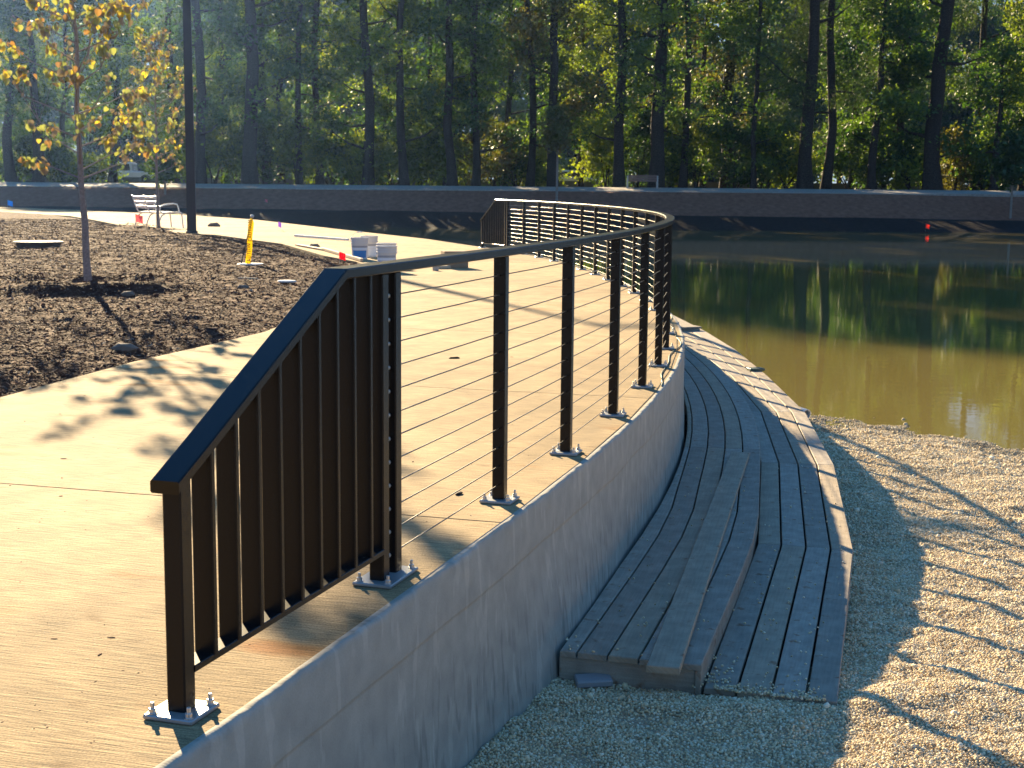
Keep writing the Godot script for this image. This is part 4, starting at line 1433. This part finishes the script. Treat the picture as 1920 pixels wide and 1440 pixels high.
func build_furniture() -> void:
	# white metal bench: local x along the seat, local z towards its front
	var a := Vector2(-11.18, 42.6)
	var b := Vector2(-10.12, 41.25)
	var ln := a.distance_to(b)
	var ax := W(b, 0) - W(a, 0)
	var bx := ax.normalized()
	var t := thing("white_bench", W((a + b) * 0.5, 0.0), 0, "white metal slatted bench with curved arms at the plaza edge", "bench")
	t.basis = Basis(-bx, Vector3.UP, (-bx).cross(Vector3.UP))
	var hw := ln * 0.5
	var sl := MB.new()
	sl.box(Vector3.ZERO, Vector3(ln, 0.022, 0.085), 0.006)
	var slat := sl.mesh()
	for k in 3:
		var s := obj("back_slat", slat, mats.white_paint, t, Vector3(0, 0.60 + 0.135 * k, -0.06 - 0.05 * k))
		s.rotation.x = PI / 2 - 0.35
	for k in 6:
		obj("seat_slat", slat, mats.white_paint, t, Vector3(0, 0.465 - 0.006 * absf(k - 3.0), 0.06 + 0.098 * k))
	for x: float in [-hw + 0.06, 0.0, hw - 0.06]:
		var fm := MB.new()
		fm.tube(PackedVector3Array([Vector3(x, 0.94, -0.20), Vector3(x, 0.70, -0.12), Vector3(x, 0.52, -0.05), Vector3(x, 0.44, 0.0), Vector3(x, 0.43, 0.30), Vector3(x, 0.445, 0.56), Vector3(x, 0.41, 0.62), Vector3(x, 0.3, 0.635), Vector3(x, 0.0, 0.66)]), PackedFloat32Array([0.021]), 8)
		obj("front_leg", fm.mesh(), mats.white_paint, t)
		fm = MB.new()
		fm.tube(PackedVector3Array([Vector3(x, 0.43, 0.12), Vector3(x, 0.36, 0.0), Vector3(x, 0.2, -0.08), Vector3(x, 0.0, -0.14)]), PackedFloat32Array([0.021]), 8)
		obj("rear_leg", fm.mesh(), mats.white_paint, t)
	for x: float in [-hw + 0.06, hw - 0.06]:
		var am := MB.new()
		am.tube(PackedVector3Array([Vector3(x, 0.62, -0.08), Vector3(x, 0.68, 0.12), Vector3(x, 0.71, 0.36), Vector3(x, 0.69, 0.48), Vector3(x, 0.6, 0.52), Vector3(x, 0.45, 0.55)]), PackedFloat32Array([0.02]), 8)
		obj("arm", am.mesh(), mats.white_paint, t)
	# lamp post
	t = thing("lamp_post", W(Vector2(-8.42, 37.4), 0.0), 0.18, "tall square dark bronze lamp post beside the white bench", "lamp post")
	var mb := MB.new()
	var ring := PackedVector2Array([Vector2(0.0, 0.235), Vector2(6.0, 0.20), Vector2(9.4, 0.085)])
	for k in 2:
		for q in 4:
			var a0 := q * PI / 2 + PI / 4
			var e0 := Vector3(cos(a0), 0, sin(a0)) * 0.7071
			var e1 := Vector3(cos(a0 + PI / 2), 0, sin(a0 + PI / 2)) * 0.7071
			var lo := ring[k]
			var hi := ring[k + 1]
			mb.quad(e0 * lo.y + Vector3.UP * lo.x, e1 * lo.y + Vector3.UP * lo.x, e1 * hi.y + Vector3.UP * hi.x, e0 * hi.y + Vector3.UP * hi.x, (e0 + e1).normalized())
	obj("pole", mb.mesh(), mats.lamp_bronze, t)
	mb = MB.new()
	mb.box(Vector3(0, 0.03, 0), Vector3(0.30, 0.06, 0.30), 0.015)
	obj("base_plate", mb.mesh(), mats.lamp_bronze, t)
	mb = MB.new()
	mb.box(Vector3(0.55, 9.3, 0), Vector3(1.0, 0.10, 0.12), 0.02)
	mb.box(Vector3(1.1, 9.27, 0), Vector3(0.7, 0.14, 0.36), 0.03)
	obj("lamp_head", mb.mesh(), mats.lamp_bronze, t)
	# bench across the pond, seen from behind
	t = thing("park_bench", Vector3((1199.0 - 960.0) / 2664.0 * 105.0, WOOD - 0.02, -105.0), 0, "brown slatted bench with pale end posts on the far path", "bench")
	t.scale = Vector3.ONE * 1.15
	for x: float in [-0.95, 0.95]:
		mb = MB.new()
		mb.box(Vector3(x, 0.41, 0), Vector3(0.09, 0.82, 0.09), 0.01)
		mb.box(Vector3(x, 0.43, -0.28), Vector3(0.07, 0.05, 0.5), 0.01)
		mb.box(Vector3(x, 0.21, -0.5), Vector3(0.07, 0.42, 0.07), 0.01)
		obj("leg", mb.mesh(), mats.galvanised, t)
	for k in 3:
		mb = MB.new()
		mb.box(Vector3(0, 0.50 + 0.145 * k, 0.0), Vector3(1.81, 0.13, 0.035), 0.006)
		obj("back_slat", mb.mesh(), mats.brown_slat, t)
	for k in 4:
		mb = MB.new()
		mb.box(Vector3(0, 0.47, -0.10 - 0.115 * k), Vector3(1.98, 0.03, 0.1), 0.006)
		obj("seat_slat", mb.mesh(), mats.brown_slat, t)

func bucket(p: Vector2, turn: float, blue: bool, tall_handle: bool, label: String) -> void:
	var t := thing("plastic_bucket", W(p, 0.0), turn, label, "bucket", "white buckets on the plaza")
	var mb := MB.new()
	mb.lathe(P2([0.0, 0.0, 0.128, 0.0, 0.132, 0.005, 0.143, 0.27, 0.158, 0.27, 0.158, 0.285, 0.145, 0.287, 0.146, 0.315, 0.157, 0.315, 0.157, 0.325, 0.147, 0.327, 0.149, 0.355, 0.160, 0.357, 0.160, 0.375, 0.148, 0.377, 0.144, 0.36, 0.128, 0.02, 0.0, 0.015]), 36)
	obj("tub", mb.mesh(), mats.bucket_plastic, t)
	for band: Array in [[0.03, 0.155, "bucket_blue" if blue else "bucket_print", -0.95, 0.95], [0.16, 0.20, "bucket_print", -1.25, 1.25], [0.205, 0.235, "bucket_grey", -1.25, 1.25]]:
		mb = MB.new()
		for k in 14:
			var a0 := lerpf(band[3], band[4], k / 14.0)
			var a1 := lerpf(band[3], band[4], (k + 1) / 14.0)
			var r0 := lerpf(0.132, 0.143, band[0] / 0.27) + 0.0015
			var r1 := lerpf(0.132, 0.143, band[1] / 0.27) + 0.0015
			var e0 := Vector3(sin(a0), 0, cos(a0))
			var e1 := Vector3(sin(a1), 0, cos(a1))
			mb.quad(e0 * r0 + Vector3(0, band[0], 0), e1 * r0 + Vector3(0, band[0], 0), e1 * r1 + Vector3(0, band[1], 0), e0 * r1 + Vector3(0, band[1], 0), (e0 + e1).normalized())
		obj("printed_label", mb.mesh(), mats[band[2]], t)
	mb = MB.new()
	var hp := PackedVector3Array()
	for k in 13:
		var a := PI * k / 12.0
		hp.append(Vector3(cos(a) * 0.163, 0.30 + sin(a) * (0.17 if tall_handle else -0.10), 0.0 if tall_handle else sin(a) * 0.13))
	mb.tube(hp, PackedFloat32Array([0.003]), 5)
	obj("handle", mb.mesh(), mats.zinc, t)
	mb = MB.new()
	mb.tube(PackedVector3Array([hp[5], hp[6], hp[7]]), PackedFloat32Array([0.011]), 8)
	obj("grip", mb.mesh(), mats.bucket_plastic, t)

func flag(p: Vector3, hgt: float, size: float, m: String, turn: float, label: String) -> void:
	var t := thing("marker_flag", p, turn, label, "flag", "small marker flags")
	var mb := MB.new()
	mb.tube(PackedVector3Array([Vector3.ZERO, Vector3(0.01, hgt, 0)]), PackedFloat32Array([0.0025]), 5)
	obj("wire", mb.mesh(), mats.zinc, t)
	mb = MB.new()
	var y0 := hgt - size
	for k in 4:
		var x0 := size * 0.95 * k / 4.0
		var x1 := size * 0.95 * (k + 1) / 4.0
		var z0 := sin(k * 1.3) * size * 0.12
		var z1 := sin((k + 1) * 1.3) * size * 0.12
		var dr0 := -size * 0.3 * k / 4.0
		var dr1 := -size * 0.3 * (k + 1) / 4.0
		var nn := Vector3(z0 - z1, 0, x1 - x0).normalized()
		for o: float in [-0.0006, 0.0006]:
			mb.quad(Vector3(x0, y0 + dr0, z0 + o), Vector3(x1, y0 + dr1, z1 + o), Vector3(x1, y0 + size + dr1, z1 + o), Vector3(x0, y0 + size + dr0, z0 + o), nn * signf(o))
	obj("pennant", mb.mesh(), mats[m], t)

func build_props() -> void:
	bucket(Vector2(-2.66, 24.7), 0.1, true, true, "white plastic bucket with a blue label and raised wire handle")
	bucket(Vector2(-2.57, 25.5), 0.9, false, false, "white plastic bucket with pale label, behind the blue-labelled one")
	bucket(Vector2(-1.98, 22.3), 0.3, false, false, "white plastic bucket at the back of the right-hand pair")
	bucket(Vector2(-1.89, 21.3), 0.0, true, false, "white plastic bucket at the front of the right-hand pair")
	# box, tin, scrap
	var mb := MB.new()
	mb.box(Vector3(0, 0.13, 0), Vector3(0.38, 0.26, 0.30), 0.004)
	var o := obj("cardboard_box", mb.mesh(), mats.cardboard, self, W(Vector2(-0.92, 22.35), 0.002))
	o.rotation.y = 0.25
	tag(o, "closed brown cardboard box standing on the concrete behind the railing", "box")
	mb = MB.new()
	mb.lathe(P2([0, 0, 0.045, 0, 0.047, 0.003, 0.047, 0.075, 0.049, 0.078, 0.047, 0.081, 0.0, 0.080]), 20)
	tag(obj("tin_can", mb.mesh(), mats.galvanised, self, W(Vector2(-1.17, 21.5), 0.001)), "small grey tin can beside the cardboard box", "can")
	mb = MB.new()
	mb.box(Vector3(0, 0.025, 0), Vector3(0.22, 0.045, 0.09), 0.003)
	o = obj("wood_scrap", mb.mesh(), mats.pale_wood, self, W(Vector2(-1.08, 22.0), 0.001))
	o.rotation.y = 0.3
	tag(o, "short scrap of wood between the tin can and the box", "wood")
	# laths and form boards
	var strips := [[Vector2(-5.4, 35.3), Vector2(-3.8, 32.9), 0.05, 0.05, "white_paint", "white_pipe", "long white pipe lying on the plaza left of the buckets"], [Vector2(-3.75, 28.0), Vector2(-2.52, 23.75), 0.05, 0.05, "pale_wood", "form_board", "pale form board along the bed edge near the red flag"], [Vector2(-4.55, 30.0), Vector2(-3.6, 27.6), 0.09, 0.03, "pale_wood", "form_board", "brownish board lying at the bed edge beyond the pale form board"], [Vector2(-3.55, 18.35), Vector2(-3.28, 18.25), 0.025, 0.02, "pale_wood", "stake", "thin pale stake lying flat on the mulch"]]
	for s: Array in strips:
		mb = MB.new()
		var p: Vector2 = s[0]
		var q: Vector2 = s[1]
		var y := maxf(0.0, bed_h((p + q) * 0.5)) + 0.01
		mb.box(Vector3(0, s[3] * 0.5, 0), Vector3(p.distance_to(q), s[3], s[2]), 0.004)
		o = obj(s[5], mb.mesh(), mats[s[4]], self, W((p + q) * 0.5, y))
		o.rotation.y = atan2((q - p).y, (q - p).x)
		tag(o, s[6], "board" if s[5] != "white_pipe" else "pipe")
	# flags
	flag(W(Vector2(-2.82, 23.1), 0.0), 0.20, 0.115, "flag_red", 0.4, "bright red marker flag at the tip of the planting bed")
	flag(W(Vector2(-11.0, 41.6), 0.0), 0.40, 0.22, "flag_pink", 0.2, "pale red marker flag left of the white bench")
	flag(W(Vector2(-6.6, 40.1), 0.0), 0.25, 0.14, "flag_purple", 0.9, "purple marker flag on the walkway right of the caution stake")
	flag(W(Vector2(-24.6, 69.6), 0.0), 0.45, 0.25, "flag_blue", 0.3, "small blue marker flag at the far left path edge")
	flag(Vector3(26.9, bank_h(Vector2(26.9, 93.3)) + 0.1, -93.3), 0.55, 0.30, "flag_orange", 0.1, "glowing orange marker flag on the far shore, over its reflection")
	flag(Vector3(-17.0, bank_h(Vector2(-17.0, 98.0)), -98.0), 0.35, 0.2, "flag_pink", 0.5, "small red marker flag in the sunlit patch of the far bank")
	# stake with caution tape
	var t := thing("caution_stake", W(Vector2(-4.08, 22.1), 0.03), 0, "leaning dark stake hung with yellow caution tape on a disc base", "stake")
	mb = MB.new()
	mb.tube(PackedVector3Array([Vector3(-0.14, 0, 0.02), Vector3(0.04, 0.74, 0)]), PackedFloat32Array([0.009]), 6)
	obj("rod", mb.mesh(), mats.lamp_bronze, t)
	mb = MB.new()
	mb.lathe(P2([0, 0.735, 0.02, 0.735, 0.032, 0.75, 0.032, 0.77, 0.015, 0.785, 0, 0.787]), 12)
	obj("cap", mb.mesh(), mats.pvc, t, Vector3(0.04, -0.01, 0))
	mb = MB.new()
	mb.lathe(P2([0, 0.0, 0.21, 0.0, 0.215, 0.012, 0.20, 0.022, 0.0, 0.025]), 28)
	obj("base_disc", mb.mesh(), mats.pvc, t)
	mb = MB.new()
	for k in 10:
		var y0 := 0.72 - 0.07 * k
		var y1 := 0.72 - 0.07 * (k + 1)
		var c0 := 0.035 - 0.006 * k + 0.006 * sin(k * 1.1)
		var c1 := 0.035 - 0.006 * (k + 1) + 0.006 * sin((k + 1) * 1.1)
		var w0 := 0.015 if k == 0 else 0.04
		var z0 := 0.03 + 0.012 * sin(k * 0.9)
		var z1 := 0.03 + 0.012 * sin((k + 1) * 0.9)
		for s: float in [-0.0005, 0.0005]:
			mb.quad(Vector3(c0 - w0, y0, z0 + s), Vector3(c0 + w0, y0, z0 + s), Vector3(c1 + 0.04, y1, z1 + s), Vector3(c1 - 0.04, y1, z1 + s), Vector3(0, 0, signf(s)))
	var tape := obj("tape", mb.mesh(), mats.caution_yellow, t)
	for k in 2:
		var tx := TextMesh.new()
		var f := SystemFont.new()
		f.font_names = PackedStringArray(["Droid Sans"])
		tx.font = f
		tx.text = "CAUTION"
		f.font_weight = 700
		tx.font_size = 16
		tx.pixel_size = 0.0047
		tx.depth = 0.002
		var l := obj("lettering", tx, mats.print_black, tape, Vector3(0.012 - 0.02 * k, 0.53 - 0.36 * k, 0.046))
		l.rotation.z = PI / 2
	# manhole, disc, pipe, fragment, cord
	t = thing("manhole_cover", W(Vector2(-9.12, 27.4), bed_h(Vector2(-9.12, 27.4)) - 0.01), 0, "round brown iron manhole cover raised above the mulch at left", "manhole")
	mb = MB.new()
	mb.lathe(P2([0.40, -0.1, 0.40, 0.10, 0.0, 0.10]), 40)
	obj("collar", mb.mesh(), mats.rust_iron, t)
	mb = MB.new()
	mb.lathe(P2([0.0, 0.101, 0.46, 0.101, 0.475, 0.11, 0.475, 0.125, 0.46, 0.135, 0.0, 0.138]), 40)
	obj("lid", mb.mesh(), mats.rust_iron, t)
	mb = MB.new()
	mb.lathe(P2([0, 0.0, 0.115, 0.0, 0.12, 0.012, 0.11, 0.022, 0, 0.026]), 28)
	tag(obj("plastic_disc", mb.mesh(), mats.pvc, self, W(Vector2(-2.83, 17.8), 0.055)), "white round plastic disc lying on the mulch beside the sloping rail", "disc")
	t = thing("drain_pipe", W(Vector2(3.26, 15.5), -1.20), 0, "white plastic drain pipe end sticking out beside the timber steps", "pipe")
	t.basis = Basis(Vector3.UP, 0.52) * Basis(Vector3.RIGHT, PI / 2 + 0.06)
	mb = MB.new()
	mb.lathe(P2([0.046, -0.9, 0.056, -0.9, 0.056, 0.0, 0.046, 0.0, 0.046, -0.9]), 28)
	obj("tube", mb.mesh(), mats.pvc, t)
	mb = MB.new()
	mb.box(Vector3(0, 0.012, 0), Vector3(0.15, 0.03, 0.09), 0.006)
	o = obj("paver_fragment", mb.mesh(), mats.grey_paver, self, W(Vector2(0.345, 5.62), -0.765))
	o.rotation = Vector3(0.06, 0.1, 0.03)
	tag(o, "broken grey paver fragment in the gravel at the wall foot", "paver")
	mb = MB.new()
	var cp := PackedVector3Array()
	var cd := 9.0
	while cd < 15.5:
		cp.append(W(off(s_at_d(cd), 0.075 + 0.028 * sin(cd * 2.3) + 0.015 * sin(cd * 5.1)), 0.006))
		cd += 0.12
	mb.tube(cp, PackedFloat32Array([0.004]), 6)
	tag(obj("dark_hose", mb.mesh(), mats.cord), "thin dark hose lying along the edge of the wall top", "hose")
	# stones and clods one can pick out
	var st := [[Vector2(-9.15, 43.6), 0.42, "clod on the walkway right of the lamp post"], [Vector2(-4.1, 29.4), 0.22, "stone at the bed edge left of the red flag"], [Vector2(-4.15, 15.3), 0.17, "pinkish stone on the soil ring right of the nearest young tree"], [Vector2(-2.95, 10.75), 0.19, "flat pale stone near the bed corner by the walkway"], [Vector2(-3.2, 16.9), 0.14, "grey stone on the mulch left of the sloping rail"]]
	for k in st.size():
		var p: Vector2 = st[k][0]
		o = obj("stone", stone_mesh(60 + k, 0.55, true), mats.stone, self, W(p, maxf(0.0, bed_h(p)) + st[k][1] * 0.08))
		o.scale = Vector3.ONE * st[k][1]
		tag(o, st[k][2], "stone", "stones lying about")
	# clods on the concrete
	var cl := [[Vector2(-0.43, 10.4), 0.085, 0.3, "dark oblong clod on the concrete behind the second cable bay"], [Vector2(-0.215, 5.72), 0.055, 1.2, "dark leaf scrap on the concrete left of the first cable post"]]
	for c: Array in cl:
		o = obj("dark_clod", stone_mesh(81, 0.5, true), mats.wet_soil, self, W(c[0], 0.004))
		o.scale = Vector3(c[1], c[1] * 0.45, c[1] * 0.6)
		o.rotation.y = c[2]
		tag(o, c[3], "clod")

# ------------------------------------------------------------------ everything
func _ready() -> void:
	var cam := Camera3D.new()
	cam.name = "camera"
	cam.fov = rad_to_deg(2.0 * atan(720.0 / 2664.0))
	cam.near = 0.05
	cam.far = 900.0
	add_child(cam)
	cam.transform = Transform3D(Basis(Vector3.RIGHT, -atan(368.0 / 2664.0)) * Basis(Vector3.BACK, deg_to_rad(0.5)), Vector3(0, EYE, 0))
	cam.current = true
	var lens := CameraAttributesPhysical.new()
	lens.frustum_focal_length = 12.0 / (720.0 / 2664.0)
	lens.frustum_focus_distance = 5.2
	lens.exposure_aperture = 13.0
	lens.frustum_near = 0.05
	lens.frustum_far = 900.0
	cam.attributes = lens
	var we := WorldEnvironment.new()
	we.name = "world"
	var env := Environment.new()
	env.background_mode = Environment.BG_SKY
	var sky := Sky.new()
	var sm := ProceduralSkyMaterial.new()
	sm.sky_top_color = lin(0.020, 0.075, 0.185)
	sm.sky_horizon_color = lin(0.155, 0.20, 0.225)
	sm.sky_curve = 0.14
	sm.sky_energy_multiplier = 1.0
	sm.ground_bottom_color = lin(0.06, 0.055, 0.05)
	sm.ground_horizon_color = lin(0.2, 0.22, 0.26)
	sm.sun_angle_max = 12.0
	sm.sun_curve = 0.12
	sky.sky_material = sm
	env.sky = sky
	env.ambient_light_source = Environment.AMBIENT_SOURCE_SKY
	env.tonemap_mode = Environment.TONE_MAPPER_LINEAR
	env.tonemap_exposure = 3.65
	env.volumetric_fog_enabled = true
	env.volumetric_fog_density = 0.00017
	env.volumetric_fog_albedo = Color(0.54, 0.70, 1.0)
	env.volumetric_fog_anisotropy = 0.8
	env.sdfgi_enabled = true
	env.ssao_enabled = true
	env.ssil_enabled = true
	we.environment = env
	add_child(we)
	var sun := DirectionalLight3D.new()
	sun.name = "sun"
	sun.light_energy = 1.6
	sun.light_color = Color(lin(1.0, 0.785, 0.475))
	sun.light_angular_distance = 0.5
	sun.shadow_enabled = true
	add_child(sun)
	var az := deg_to_rad(SUN_AZ)
	var el := deg_to_rad(SUN_EL)
	var to_sun := Vector3(-sin(az) * cos(el), sin(el), -cos(az) * cos(el))
	sun.look_at_from_position(Vector3.ZERO, -to_sun, Vector3.UP)

	noise_a = nz(0.01, 71, 3)
	noise_b = nz(0.01, 72, 3)
	noise_c = nz(0.01, 73, 2)
	make_curve()
	make_materials()
	build_setting()
	build_wall()
	build_railing()
	build_deck()
	build_pebbles()
	build_mulch()
	build_forest()
	build_vehicles()
	build_furniture()
	young_tree(TREE1, 5.0, 0.046, [-0.022, 0.0], 1.25, 1.08, 1650, 0.080, 300, 501, "young tree with yellow autumn leaves, nearest the walkway at left")
	young_tree(TREE2, 5.4, 0.048, [0.004, 0.0], 1.55, 1.12, 1400, 0.085, 0, 502, "second young yellowing tree in front of the white bench")
	sapling(1885, 97.8, bank_h(Vector2(34, 97.8)), 4.6, PINES, 601, "thin young tree on the far bank near the right edge")
	sapling(1040, 98.4, bank_h(Vector2(3, 98.4)), 5.6, RUSTS, 602, "rusty-leaved young tree on the far bank above the railing")
	sapling(312, 99.4, bank_h(Vector2(-24, 99.4)), 2.4, GREENS, 603, "small bare sapling on the far bank behind the second young tree")
	build_props()
